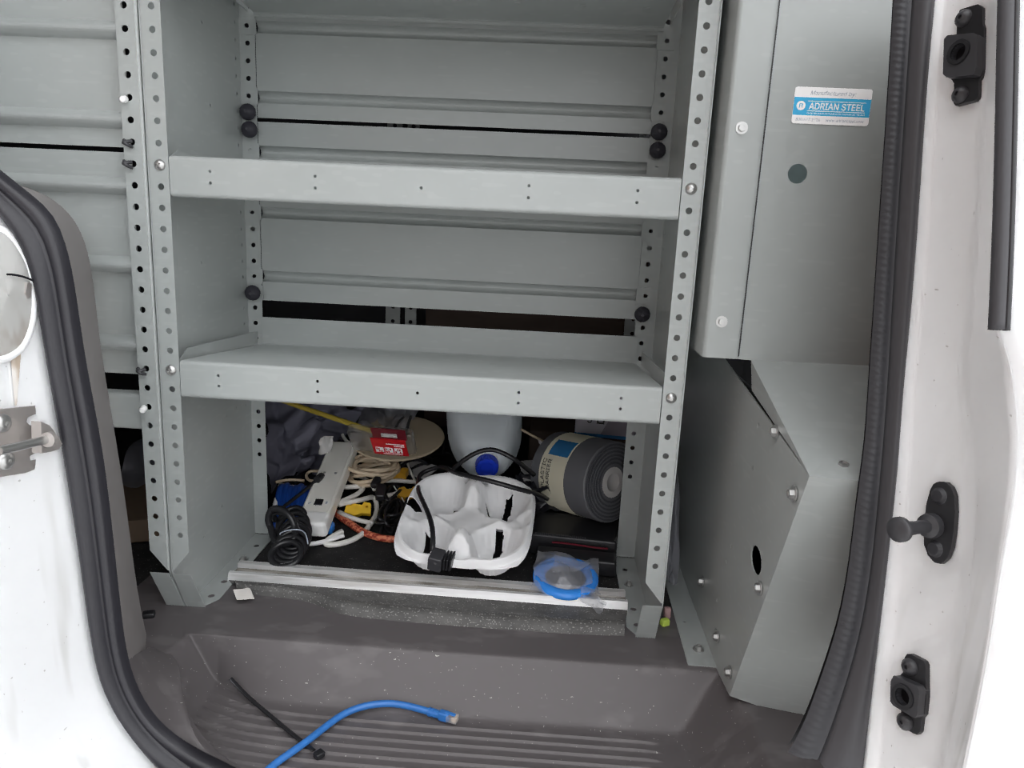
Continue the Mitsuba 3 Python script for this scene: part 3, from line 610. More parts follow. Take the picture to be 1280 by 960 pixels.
for q in [[0.8985,-0.1806,0.4450],[0.8985,-0.2756,0.3959],[0.8985,-0.1967,0.2310],[0.8985,-0.1085,0.0453],[0.8985,0.1163,0.0785],[0.8985,-0.0219,0.0520]]:
    put(B + '__plate_bolt', frame(bolt_hex(0.0072), q, (-1, -0.05, 0), (0, 0.5, 0.8)), 'zinc', 30)
nl = np.cross(np.array((0.955, -0.315, 0.431)) - np.array(M_), np.array((0.893, -0.0465, 0.515)) - np.array(M_)); nl /= np.linalg.norm(nl); nl *= np.sign(nl[2])
put(B + '__ledge_bolt', frame(bolt_hex(0.0078), np.array((0.945, -0.288, 0.4345)), nl, (1, 0, 0)), 'zinc', 30)
tag(B, 'grey sheet steel bulkhead with a bolted side plate, right of the shelving', 'bulkhead')
# maker's sticker on the filler panel
K = 'sticker'
sx, sz, sw, shh = 0.0, 0.0, 0.1165, 0.0535
stk0 = [0.9091,-0.0480,0.8449]
kput = lambda key, m, b: put(key, [trimesh.Trimesh((np.array(as_tri(q).vertices) - [0, 0.1032, 0]) * 0.882 + [stk0[0], -0.0472, stk0[2]], as_tri(q).faces, process=False) for q in (m if isinstance(m, list) else [m])], b)
kput(K, plate(sbox(sx, sz, sx + sw, sz + shh).buffer(-0.004).buffer(0.004), 'xz', 0.1032, -0.0008), 'white_print')
kput(K + '__blue_band', box(sx + 0.0003, sx + sw - 0.0003, 0.1021, 0.1026, sz + 0.0125, sz + 0.0385), 'cyan_print')
kput(K + '__emblem', plate(disc(sx + 0.0115, sz + 0.0262, 0.0068, 24).difference(unary_union([sbox(sx + 0.0088, sz + 0.0228, sx + 0.0100, sz + 0.0292), sbox(sx + 0.0130, sz + 0.0228, sx + 0.0142, sz + 0.0292), sbox(sx + 0.0095, sz + 0.0282, sx + 0.0135, sz + 0.0293), sbox(sx + 0.0095, sz + 0.0255, sx + 0.0135, sz + 0.0265)])), 'xz', 0.1021, -0.0004), 'white_print')
kput(K + '__top_line', on_front(text('Manufactured by:', 0.068, 0.0058, 0.0003, slant=0.22), sx + 0.024, 0.1024, sz + 0.0425), 'grey_print')
kput(K + '__name', on_front(text('ADRIAN STEEL', 0.084, 0.0092, 0.0003, bold=True, slant=0.06), sx + 0.0235, 0.1021, sz + 0.0215), 'white_print')
kput(K + '__rule', [box(sx + 0.0215, sx + sw - 0.008, 0.1017, 0.1021, sz + 0.0328, sz + 0.0338), box(sx + 0.0215, sx + sw - 0.008, 0.1017, 0.1021, sz + 0.0185, sz + 0.0195)], 'white_print')
kput(K + '__slogan', on_front(text('Cargo Management Solutions for Commercial Vehicles', 0.088, 0.0024, 0.0003), sx + 0.0215, 0.1021, sz + 0.0147), 'white_print')
kput(K + '__phone', on_front(text('800.677.2726', 0.037, 0.0042, 0.0003, slant=0.1), sx + 0.006, 0.1024, sz + 0.0042), 'grey_print')
kput(K + '__web', on_front(text('www.adriansteel.com', 0.057, 0.0042, 0.0003, slant=0.1), sx + 0.0515, 0.1024, sz + 0.0042), 'grey_print')
tag(K, 'white and blue printed sticker on the grey filler panel', 'sticker')
put('seat_back', move(rbox(0.20, 0.10, 0.40, 0.04, 16), (1.085, 0.15, 0.72), [(-32, (0, 1, 0))]), 'teal_seat', 40)
tag('seat_back', 'pale teal surface glimpsed through the round hole in the filler panel', 'seat')
# ================================================================ floor rail and rubber edge
Tk = 'floor_rail'
def ends(p, x0=0.012, x1=0.772):
    p = np.array(p); d = (p[1] - p[0]) / (p[1][0] - p[0][0])
    return np.array([p[0] + d * (x0 - p[0][0]), p[0] + d * (x1 - p[0][0])])
rb, rf, r0 = ends([[0.0462,0.2002,0.0140],[0.7435,0.1871,0.0140]]), ends([[0.0659,0.1500,0.0160],[0.7472,0.1408,0.0160]]), ends([[0.0679,0.1439,0.0010],[0.7476,0.1326,0.0010]])
dy = lambda e, y, z: np.c_[e[:, 0], e[:, 1] + y, np.full(2, z)]
put(Tk + '__lip', loft([dy(r0, 0, 0.001), rf, dy(rf, 0.008, 0.016), dy(rf, 0.008, 0.004)]), 'aluminium')
put(Tk + '__channel', loft([dy(rf, 0.008, 0.004), dy(rb, -0.008, 0.005)]), 'dirty_aluminium')
put(Tk + '__lip', loft([dy(rb, -0.008, 0.005), dy(rb, -0.008, 0.014), dy(rb, 0.006, 0.014), dy(rb, 0.012, 0.001)]), 'aluminium')
tag(Tk, 'bright aluminium floor rail with a dirty channel across the unit front', 'floor rail')
edge = resample([[0.0467,0.1055,0.0000],[0.1009,0.0978,0.0000],[0.1549,0.0932,0.0000],[0.2038,0.0795,0.0000],[0.2469,0.0570,0.0000],[0.2851,0.0484,0.0000],[0.3648,0.0426,0.0000],[0.5061,0.0397,0.0000],[0.6458,0.0395,0.0000],[0.7572,0.0459,0.0000]], 60)
back = resample(np.vstack([dy(r0, 0.004, 0.003)]), 60, False)
rows = []
for t, h in ((0, 0.003), (0.25, 0.003), (0.45, 0.004), (0.6, 0.010), (0.72, 0.017), (0.82, 0.019), (0.92, 0.015), (0.98, 0.008), (1.0, 0.0)):
    q = back + (edge - back) * t; q[:, 2] = h; rows.append(q)
put('mat_edge', loft(rows), 'rubber_mat', True)
tag('mat_edge', 'black pebbled rubber mat edge curling onto the grey step in front of the rail', 'floor mat')
put('paper_scrap', crumple(*[np.array(p) for p in [[0.0457,0.0912,0.0140],[0.0708,0.1069,0.0140],[0.0961,0.0655,0.0140],[0.0668,0.0586,0.0140]]], 0.003, 5, 12, 3), 'white_paper', True)
tag('paper_scrap', 'torn scrap of off-white paper on the mat edge near the left foot', 'paper scrap')

# ================================================================ cup carrier
def carrier_height(u, v):
    """moulded pulp: four wells, a centre pad, webs between the wells, a level rim"""
    au, av = np.abs(u), np.abs(v)
    h = 0.066 + 0 * u
    r = np.hypot(au - 0.47, av - 0.47)
    h = h - 0.060 / (1 + np.exp((r - 0.345) / 0.030))
    pad = np.exp(-((np.abs(u) + np.abs(v)) / 0.44) ** 6)
    h = h * (1 - pad) + (0.050 + 0.003 * np.cos(9 * u) * np.cos(9 * v)) * pad
    webf = np.exp(-(u / 0.19) ** 4)
    h = h + webf * (0.026 * np.exp(-((av - 0.56) / 0.17) ** 4) - 0.012 * np.exp(-((av - 0.86) / 0.09) ** 2))
    h = h + 0.006 * np.exp(-((au - 0.17) / 0.035) ** 2) * np.exp(-((av - 0.56) / 0.20) ** 4)
    h = h - 0.012 * np.exp(-(v / 0.16) ** 4) * np.exp(-((au - 0.72) / 0.22) ** 4)
    m = (au ** 5 + av ** 5) ** 0.2
    h = h + 0.007 * np.clip((m - 0.84) / 0.07, 0, 1) - 0.015 * np.clip((m - 0.965) / 0.035, 0, 1) ** 1.3
    h = h + 0.0020 * np.cos(22 * np.arctan2(av - 0.47, au - 0.47)) * np.exp(-((r - 0.34) / 0.06) ** 2)
    return h + 0.0025 * (meshkit.fbm(np.stack([u * 6, v * 6, u * 0], -1), 3, 4) - 0.5)
n = 150
u, v = np.meshgrid(np.linspace(-1, 1, n), np.linspace(-1, 1, n))
h = carrier_height(u, v)
px = u * np.sqrt(1 - 0.26 * v ** 4) * 0.135; py = v * np.sqrt(1 - 0.26 * u ** 4) * 0.145
def solid_sheet(px, py, h, keep, th=0.0032):
    nn = px.shape[0]; top = np.stack([px, py, h], -1).reshape(-1, 3); bot = top - [0, 0, th]
    idx = np.arange(nn * nn).reshape(nn, nn)
    F = []
    K = keep
    a, b, c, d = idx[:-1, :-1][K], idx[:-1, 1:][K], idx[1:, 1:][K], idx[1:, :-1][K]
    F = np.vstack([np.c_[a, b, c], np.c_[a, c, d]])
    o = nn * nn
    e = np.vstack([F[:, [0, 1]], F[:, [1, 2]], F[:, [2, 0]]]); es = np.sort(e, 1)
    _, inv, cnt = np.unique(es, axis=0, return_inverse=True, return_counts=True)
    B = e[cnt[inv.ravel()] == 1]
    side = np.vstack([np.c_[B[:, 0], B[:, 1] + o, B[:, 1]], np.c_[B[:, 0], B[:, 0] + o, B[:, 1] + o]])
    m = trimesh.Trimesh(np.vstack([top, bot]), np.vstack([F, F[:, ::-1] + o, side]), process=False)
    m.remove_unreferenced_vertices(); return m
uc, vc = (u[:-1, :-1] + u[1:, 1:]) / 2, (v[:-1, :-1] + v[1:, 1:]) / 2
jag = 0.035 * (meshkit.noise(np.stack([uc * 16, vc * 16, uc * 0], -1), 2) - 0.5)
slit = np.zeros_like(uc, bool)
slit |= (np.abs(uc - 0.50 + jag) < 0.055) & (np.abs(vc + 0.34) < 0.25)
slit |= (np.abs(vc + 0.66 - 0.25 * (uc - 0.5) ** 2 + jag) < 0.014) & (np.abs(uc - 0.5) < 0.22)
slit |= (np.abs(uc + 0.56 + jag) < 0.06) & (np.abs(vc + 0.40) < 0.25)
slit |= (np.abs(uc - 0.50 - 0.25 * (vc - 0.48) + jag) < 0.055) & (np.abs(vc - 0.55) < 0.25)
slit |= (np.abs(uc - 0.30 + 0.6 * (vc - 0.45) + jag) < 0.022) & (np.abs(vc - 0.45) < 0.16)
slit |= (np.abs(uc + 0.27 + 0.3 * (vc - 0.45) + jag) < 0.030) & (np.abs(vc - 0.42) < 0.20)
slit |= (np.abs(uc - 0.62) < 0.10) & (np.abs(vc + 0.83 + jag) < 0.022)
tear = (uc < -0.62 + jag) & (np.abs(vc - 0.20 + 1.5 * jag) < 0.10)
cm = solid_sheet(px, py, h, ~(slit | tear))
put('cup_carrier', move(cm, (0.455, 0.300, 0.044), [(15, (1, 0, 0)), (-3, (0, 0, 1))]), 'pulp', 35)
tag('cup_carrier', 'white moulded pulp four-cup carrier lying on the floor in front of the jug', 'cup carrier')

# ================================================================ jug
jn, jb_ = np.array([0.476, 0.475, 0.150]), np.array([0.437, 0.78, 0.232])
ax = (jb_ - jn) / np.linalg.norm(jb_ - jn)
def sq_ring(r, p, e=0.35, n=40):
    a = np.linspace(0, 2 * math.pi, n, endpoint=False)
    c, s_ = np.cos(a), np.sin(a)
    k = (np.abs(c) ** p + np.abs(s_) ** p) ** (-1 / p)
    return np.c_[c * k * r, s_ * k * r]
rows = []
for z, r, p in ((0.0, 0.024, 2), (0.010, 0.024, 2), (0.014, 0.034, 2), (0.020, 0.046, 2.2), (0.030, 0.054, 2.4), (0.060, 0.064, 3.0), (0.105, 0.078, 3.6), (0.16, 0.089, 4.2), (0.20, 0.094, 4.5), (0.29, 0.095, 4.5), (0.31, 0.088, 4.2), (0.316, 0.07, 4), (0.31, 0.03, 3), (0.31, 0.001, 3)):
    q = sq_ring(r, p); rows.append(np.c_[q, np.full(len(q), z)])
body = frame(loft(rows, wrap=True), jn, ax, (1, 0, 0.05))
put('jug__body', body, 'jug_plastic', True)
grip = frame(tube([(0.0, 0.05, 0.03), (0.0, 0.085, 0.05), (0.0, 0.105, 0.09), (0.0, 0.104, 0.15)], 0.013, 12, 24), jn, ax, (1, 0, 0.05))
put('jug__handle', grip, 'jug_plastic', True)
cap = [(0, -0.012), (0.015, -0.0125), (0.017, -0.0145), (0.0235, -0.0145), (0.0255, -0.012), (0.0258, 0.006), (0.0265, 0.008), (0, 0.008)]
put('jug__cap', [frame(lathe(cap[::-1], 30), jn, ax, (1, 0, 0))] + [frame(move(rbox(0.0016, 0.002, 0.014, 0.0007, 6), (0.0258 * math.cos(a), 0.0258 * math.sin(a), -0.003)), jn, ax) for a in np.linspace(0, 6.283, 26)[:-1]], 'blue_cap', 35)
tag('jug', 'translucent pale plastic jug with a blue screw cap behind the pulp carrier', 'jug')

# ================================================================ tape roll and white box
rc0, rc1 = np.array([0.757, 0.42, 0.148]), np.array([0.640, 0.545, 0.128])
rax = rc1 - rc0; RL = np.linalg.norm(rax); rax /= RL
def fr(m): return frame(m, rc0, rax, (0, 0, 1))
RR = 0.090
put('tape_roll__wound_tape', fr(lathe([(0.034, 0), (0.040, -0.001), (0.050, 0.001), (0.062, -0.001), (0.075, 0.001), (RR - 0.002, 0.0), (RR, 0.003), (RR, RL - 0.003), (RR - 0.003, RL), (0.034, RL), (0.034, 0)], 56)), 'tape_grey', 30)
for k, r in enumerate((0.044, 0.053, 0.061, 0.069, 0.077, 0.084)):
    put('tape_roll__ring', fr(move(trimesh.creation.annulus(r - 0.0026, r + 0.0014, 0.0014, sections=48), (0, 0, -0.001))), 'tape_dark', 30)
put('tape_roll__core', fr(move(trimesh.creation.annulus(0.020, 0.034, RL + 0.002, sections=40), (0, 0, RL / 2))), 'grey_paper', 30)
def band(z0, z1, a0, a1, r, n=40):
    a = np.radians(np.linspace(a0, a1, n))
    return loft([np.c_[r * np.cos(a), r * np.sin(a), np.full(n, z)] for z in (z0, z1)])
put('tape_roll__label', fr(band(0.062, 0.142, 0, 360, RR + 0.0008, 80)), 'cream_paper', True)
put('tape_roll__label_patch', fr(band(0.066, 0.128, -52, -24, RR + 0.0014, 16)), 'label_blue', True)
def wrap_text(s_, a_mid, z, hgt, ang_len):
    m = text(s_, 1.0, hgt, 0.0005); vv = np.array(m.vertices)
    # the line of lettering runs round the roll
    a = np.radians(a_mid + (vv[:, 0] - 0.5) * ang_len)
    r = RR + 0.0012 + vv[:, 2]
    return trimesh.Trimesh(np.c_[r * np.cos(a), r * np.sin(a), z + vv[:, 1]], m.faces, process=False)
put('tape_roll__label_text', [fr(wrap_text('PLASTIC', -80, 0.124, 0.0110, 42)), fr(wrap_text('BARRIER', -80, 0.108, 0.0105, 42))], 'ink')
tag('tape_roll', 'large grey roll of tape with a cream printed label, beside the right upright', 'tape roll')
put('carton', move(rbox(0.20, 0.12, 0.16, 0.003, 6), (0.785, 0.73, 0.255), [(-6, (0, 0, 1))]), 'box_white', 30)
cf = lambda m, dx, z: move(on_front(m, dx, -0.0602, z), (0.785, 0.73, 0.255), [(-6, (0, 0, 1))])
put('carton__blue_edge', move(box(-0.101, 0.101, -0.0615, -0.0600, -0.0815, -0.073), (0.785, 0.73, 0.255), [(-6, (0, 0, 1))]), 'label_blue')
put('carton__violet_panel', move(plate(Polygon([(-0.035, -0.073), (0.0, 0.0), (0.02, 0.03), (0.1, 0.03), (0.1, -0.073)]), 'xz', -0.0602, -0.0006), (0.785, 0.73, 0.255), [(-6, (0, 0, 1))]), 'box_violet')
put('carton__symbol', [cf(text('5', 0.012, 0.018, 0.0005, True), -0.070, -0.045), cf(ext(sbox(0, 0, 0.019, 0.019).difference(sbox(0.004, 0.004, 0.015, 0.015)), 0.0005), -0.046, -0.046)], 'ink')
tag('carton', 'small white carton with a blue lower edge and a violet panel behind the tape roll', 'carton')
put('storage_box', move(rbox(0.30, 0.16, 0.165, 0.006, 6), (0.715, 0.80, 0.085)), 'brown_board', 30)
tag('storage_box', 'low dark brown box under the white carton at the back', 'box')
put('storage_box_001', move(rbox(0.20, 0.20, 0.050, 0.006, 6), (0.43, 0.675, 0.026)), 'dark_hole', 30)
tag('storage_box_001', 'black box the translucent jug rests on', 'box')

# black tool case with ribbed edge, right
put('tool_case__lid', move(rbox(0.185, 0.13, 0.050, 0.006, 8), (0.680, 0.395, 0.028), [(-6, (0, 0, 1)), (8, (1, 0, 0))][:1]), 'black_plastic', 30)
put('tool_case__base', move(rbox(0.165, 0.05, 0.034, 0.005, 8), (0.680, 0.290, 0.019), [(-5, (0, 0, 1))]), 'black_plastic', 30)
put('tool_case__metal_strip', tube([[0.6022,0.3895,0.0380],[0.6476,0.3837,0.0380],[0.7083,0.3804,0.0380],[0.7549,0.3792,0.0380]], 0.0016, 6, 12), 'zinc')
put('tool_case__red_strip', tube([[0.6300,0.3272,0.0400],[0.6803,0.3230,0.0400],[0.7134,0.3162,0.0400],[0.7464,0.3134,0.0400]], 0.0020, 6, 12), 'dark_red')
rid = [move(rbox(0.0022, 0.004, 0.006, 0.0008, 6), (x, 0.338 - 0.09 * (x - 0.60), 0.053)) for x in np.arange(0.595, 0.70, 0.0045)]
put('tool_case__ribbed_edge', rid, 'dark_grey_plastic')
tag('tool_case', 'black tool case with a ribbed edge between the pulp carrier and right upright', 'tool case')
put('bin_liner', [crumple(*[np.array(p) for p in [[0.5420,0.5039,0.1250],[0.6216,0.5072,0.1250],[0.6436,0.4334,0.1150],[0.5548,0.4281,0.1150]]], 0.03, 27, 26, 6),
                  crumple(*[np.array(p) for p in [[0.5624,0.5123,0.0800],[0.6900,0.5445,0.0600],[0.6879,0.4787,0.0580],[0.5745,0.4399,0.0700]]], 0.02, 29, 26, 7)], 'black_film', True)
tag('bin_liner', 'shiny crumpled black plastic film right of the jug', 'plastic film')
put('cardboard_flap', crumple(*[np.array(p) for p in [[0.5430,0.6103,0.1250],[0.6255,0.6073,0.1250],[0.6550,0.4945,0.1200],[0.5617,0.4779,0.1200]]], 0.006, 81, 12, 2), 'grey_paper', True)
tag('cardboard_flap', 'flat grey cardboard flap left of the tape roll', 'cardboard')
put('cardboard_flap_001', crumple(*[np.array(p) for p in [[0.5873,0.6100,0.1790],[0.6392,0.6000,0.1568],[0.6289,0.6000,0.1338],[0.6092,0.6000,0.1366]]], 0.004, 83, 10, 2), 'grey_paper', True)
tag('cardboard_flap_001', 'folded grey card leaning behind the tape roll, under the thin rod', 'cardboard')
put('rod', tube([[0.5343,0.6400,0.1977],[0.5871,0.6400,0.1721],[0.6443,0.6400,0.1445]], 0.0032, 8, 10, False), 'wood')
tag('rod', 'thin pale rod right of the jug', 'rod')
put('rod_001', tube([[-0.0480,0.6200,0.2381], [0.0026,0.6000,0.2298], [0.2188,0.5000,0.2049]], 0.0062, 10, 14, False), 'yellow_rod', True)
tag('rod_001', 'yellow fibreglass rod slanting down over the plastic bags', 'rod')

# ================================================================ power strip
ps0, ps1 = np.array([0.1082,0.6165,0.1250]), np.array([0.1170,0.3311,0.0360])
d = ps1 - ps0; Lp = np.linalg.norm(d) * 1.02; d /= np.linalg.norm(d)
side_ = np.cross(d, [0, 0, 1.0]); side_ /= np.linalg.norm(side_); upn = np.cross(side_, d)
def ps(m):  # local: x across, y along towards the viewer, z up
    M = np.eye(4); M[:3, 0] = -side_; M[:3, 1] = d; M[:3, 2] = upn; M[:3, 3] = (ps0 + ps1) / 2
    if np.linalg.det(M[:3, :3]) < 0: M[:3, 0] *= -1
    q = as_tri(m).copy(); q.apply_transform(M); return q
put('power_strip__housing', ps(rbox(0.065, Lp, 0.038, 0.006, 14)), 'ivory_plastic', 40)
put('power_strip__end_cap', ps(move(rbox(0.067, 0.045, 0.040, 0.009, 14), (0, Lp / 2 - 0.016, 0.0005))), 'white_plastic', 40)
put('power_strip__switch', ps(move(rbox(0.018, 0.020, 0.005, 0.0015, 6), (0.000, Lp / 2 - 0.066, 0.0185))), 'black_plastic', 30)
put('power_strip__screw', ps(move(trimesh.creation.cylinder(0.0032, 0.003, sections=14), (-0.012, -0.02, 0.0195))), 'zinc')
put('power_strip__screw', ps(move(trimesh.creation.cylinder(0.0032, 0.003, sections=14), (0.014, -0.02, 0.0195))), 'zinc')
put('power_strip__ridge', [ps(move(rbox(0.002, Lp * 0.9, 0.003, 0.0008, 6), (x, -0.01, 0.0188))) for x in (-0.027, 0.027)], 'ivory_plastic')
put('power_strip__mark', ps(move(box(-0.004, 0.004, -0.001, 0.001, 0, 0.0006), (0.019, Lp / 2 - 0.062, 0.019), [(45, (0, 0, 1))])), 'grey_print')
put('power_strip__mark', ps(move(box(-0.002, 0.002, -0.004, 0.004, 0, 0.0006), (-0.017, Lp / 2 - 0.066, 0.019))), 'grey_print')
tag('power_strip', 'ivory plastic power strip with a dark square switch lying on the cables', 'power strip')

# ================================================================ cables
def cable(key, pts, r, m, label, cat='cable', n=8, group=None):
    put(key, tube(pts, r, n), m, True); tag(key, label, cat, group)
cable('white_cable', [[0.1748,0.3598,0.0200],[0.1553,0.3179,0.0060],[0.1885,0.3350,0.0060],[0.2141,0.3716,0.0100],[0.2222,0.4344,0.0140],[0.2179,0.5006,0.0220],[0.2065,0.5246,0.0340],[0.1898,0.4909,0.0440],[0.1677,0.4669,0.0460],[0.1444,0.4432,0.0460]], 0.0062, 'white_cable', 'thick off-white cable in a wide loop right of the power strip')
cable('white_cable_001', [[0.1432,0.4476,0.0500],[0.1603,0.4806,0.0500],[0.1774,0.5175,0.0550],[0.1778,0.5312,0.0580],[0.1612,0.5283,0.0600],[0.1350,0.5183,0.0600]], 0.0058, 'white_cable', 'off-white cable bent back sharply beside the middle of the power strip')
cable('white_cable_002', [[0.2110,0.5901,0.0550],[0.2437,0.5959,0.0550],[0.2959,0.5936,0.0550]], 0.0055, 'white_cable', 'straight off-white cable under the upper yellow clip')
cable('white_cable_003', [[0.2389,0.5173,0.0450],[0.2659,0.5352,0.0480],[0.3023,0.5579,0.0500]], 0.0060, 'white_cable', 'off-white cable between the two yellow clips beside the carrier')
cable('white_cable_004', [[0.1387,0.4631,0.0200],[0.1628,0.4431,0.0200],[0.1922,0.4293,0.0180],[0.2271,0.4213,0.0160]], 0.0055, 'white_cable', 'greyish white cable curving below the bright yellow clip')
cable('white_cable_005', [[0.1155,0.3028,0.0120],[0.1338,0.3095,0.0120],[0.1556,0.3290,0.0120],[0.1813,0.3488,0.0160]], 0.0052, 'white_plastic', 'bright white cut cable end in front of the power strip')
cable('white_cable_006', [[0.0181,0.3792,0.0500],[0.0107,0.4098,0.0600],[0.0086,0.4412,0.0650],[0.0168,0.4655,0.0700],[0.0398,0.4695,0.0700]], 0.0056, 'white_plastic', 'white cable arching over the blue bundle')
cable('white_cable_007', [[-0.0252,0.5338,0.0500],[0.0258,0.5100,0.0500],[0.0775,0.4924,0.0500]], 0.0065, 'white_cable', 'off-white cable passing behind the blue bundle to the power strip')
cable('white_cable_008', [[0.2473,0.6888,0.0850],[0.2703,0.6334,0.0750],[0.2963,0.5799,0.0600],[0.3198,0.5342,0.0600]], 0.0030, 'white_cable', 'thin off-white wire running down to the carrier corner')
cable('white_cable_009', [[0.0865,0.6809,0.1400],[0.0986,0.6668,0.1300],[0.1262,0.6402,0.1250],[0.1437,0.6195,0.1200]], 0.0042, 'white_cable', 'short off-white wire curling above the power strip end')
cable('white_cable_010', [[0.1226,0.5777,0.0600],[0.1540,0.5950,0.0600],[0.1831,0.5737,0.0550],[0.2027,0.5406,0.0500]], 0.0050, 'white_cable', 'grey-white cable beneath the beige coil')
cable('black_lead', [[0.0474,0.3483,0.0700],[0.0645,0.3966,0.0800],[0.0801,0.4382,0.0900],[0.0919,0.4659,0.1000]], 0.0040, 'black_cable', 'thin black lead plugged against the side of the power strip')
put('black_lead__plug', tube([[0.0913,0.4496,0.1000],[0.0940,0.4772,0.1000]], 0.0085, 10, 6, False), 'black_cable')
# beige coil
for k in range(7):
    a = np.linspace(0, 2 * math.pi, 40, endpoint=False) + k
    c = np.array([0.1926,0.5831,0.0750]) + np.array([0.004 * math.sin(3 * k), 0.012 * math.cos(2 * k), 0.004 * k])
    rx, ry_ = 0.050 + 0.008 * math.sin(2.1 * k), 0.052 + 0.014 * math.cos(1.7 * k)
    w = np.c_[c[0] + rx * np.cos(a) + 0.22 * ry_ * np.sin(a), c[1] + ry_ * np.sin(a), c[2] + 0.012 * np.sin(a + k) + 0 * a]
    put('beige_coil__turn', tube(w, 0.0048, 8, 60, closed=True), 'beige_cable', True)
tag('beige_coil', 'coil of beige cable between the power strip and the red package', 'cable coil')
cable('beige_wire', [[0.0685,0.5350,0.0900],[0.0437,0.5276,0.0850],[0.0497,0.5088,0.0800],[0.0692,0.4957,0.0800]], 0.0035, 'beige_cable', 'loop of thin beige wire left of the power strip', 'wire')
cable('beige_wire_001', [[-0.0208,0.4964,0.0700],[0.0007,0.5168,0.0700],[0.0389,0.5180,0.0700]], 0.0035, 'beige_cable', 'thin beige wire above the blue bundle', 'wire')
# black coil by the left upright
cc = np.array([0.0967,0.2443,0.0200])
for k, (dx, dyy, dz, rx, rz_) in enumerate([(0.002, -0.022, -0.006, 0.030, 0.020), (0.002, -0.006, -0.004, 0.031, 0.022), (0.003, 0.010, 0.0, 0.030, 0.024), (0.002, 0.026, 0.004, 0.030, 0.026), (-0.002, 0.044, 0.008, 0.029, 0.028), (-0.014, 0.066, 0.010, 0.031, 0.03), (-0.022, 0.085, 0.014, 0.028, 0.03)]):
    a = np.linspace(0, 2 * math.pi, 36, endpoint=False)
    w = np.c_[cc[0] + dx + rx * np.cos(a), cc[1] + dyy + 0.018 * np.sin(a) + 0.35 * rz_ * np.sin(a), cc[2] + dz + 0.012 + rz_ * 0.75 * np.sin(a)]
    w[:, 2] = np.maximum(w[:, 2], 0.007)
    put('black_coil__turn', tube(w, 0.0060, 10, 56, closed=True), 'black_cable', True)
put('black_coil__loose_turn', tube([[0.0405,0.2951,0.0500],[0.0379,0.2946,0.0750],[0.0485,0.2944,0.0900],[0.0660,0.2929,0.0900],[0.0850,0.2859,0.0800],[0.0965,0.2806,0.0600],[0.1004,0.2586,0.0400],[0.0772,0.2577,0.0300],[0.0546,0.2745,0.0350]], 0.0068, 10, 70, closed=True), 'black_cable', True)
put('black_coil__loose_turn', tube([[0.0384,0.3287,0.0500],[0.0587,0.3032,0.0800],[0.0876,0.2975,0.0700],[0.1012,0.2963,0.0500],[0.1134,0.2788,0.0300],[0.1066,0.2685,0.0200]], 0.0066, 10), 'black_cable', True)
put('black_coil__tie', tube([[0.0816,0.2383,0.0600],[0.1022,0.2269,0.0750],[0.1216,0.2270,0.0780],[0.1313,0.2459,0.0600],[0.1363,0.2448,0.0400]], 0.0014, 6), 'grey_print')
tag('black_coil', 'tied coil of thick black cable on the rail by the left upright', 'cable coil')
# blue bundle
bl = []
c = np.array([0.0273,0.4492,0.0300])
for k in range(7):
    bl.append(tube([c + np.array([-0.030 + 0.010 * k, 0.045 - 0.004 * k, 0.0]), c + np.array([-0.026 + 0.011 * k, 0.030, 0.036 + 0.004 * math.sin(k * 2)]), c + np.array([-0.018 + 0.011 * k, -0.01, 0.040]), c + np.array([-0.006 + 0.011 * k, -0.06, 0.012]), c + np.array([0.0 + 0.011 * k, -0.085, -0.015])], 0.0085, 8, 24))
put('blue_bundle', bl, 'blue_film', True)
tag('blue_bundle', 'shiny deep blue bundle behind the black coil', 'bundle')
put('blue_sliver', move(rbox(0.022, 0.030, 0.022, 0.006, 10), [0.1373,0.3851,0.0140]), 'blue_ring', 30)
tag('blue_sliver', 'small bright blue piece peeking out from under the power strip', 'plastic piece')
# red rope
rp = tube([[0.1244,0.4803,0.0120],[0.1502,0.4486,0.0110],[0.1809,0.4167,0.0110],[0.2105,0.3859,0.0110],[0.2356,0.3706,0.0100],[0.2665,0.3586,0.0100],[0.2980,0.3592,0.0100],[0.3340,0.3731,0.0100]], 0.0078, 10, 160)
put('red_rope', rp, 'red_rope', True); tag('red_rope', 'red and orange braided rope on the black carpet', 'rope')
# yellow clips
def clip(key, q, ang, m, label, sc=1.0, tilt=0):
    pg = Polygon([(-0.028, -0.008), (-0.024, 0.012), (-0.010, 0.016), (-0.006, 0.008), (0.010, 0.006), (0.014, 0.013), (0.027, 0.011), (0.028, -0.012), (0.010, -0.010), (-0.006, -0.016)]).buffer(0.002).difference(disc(-0.017, 0.009, 0.0028, 10)).difference(disc(0.020, 0.004, 0.0028, 10))
    k = ext(pg, 0.016); k.apply_scale(sc)
    put(key, move(k, q, [(tilt, (1, 0, 0)), (ang, (0, 0, 1))]), m); tag(key, label, 'cable clip')
clip('cable_clip', [0.1807,0.4747,0.0220], 8, 'yellow_plastic', 'bright yellow plastic clip under the white cable loop', 1.0, 48)
clip('cable_clip_001', [0.2429,0.6088,0.0650], -8, 'amber_plastic', 'amber yellow clip below the red package', 0.95, 15)
clip('cable_clip_002', [0.2861,0.5306,0.0450], 22, 'amber_plastic', 'amber yellow clip at the carrier corner', 0.9, 35)
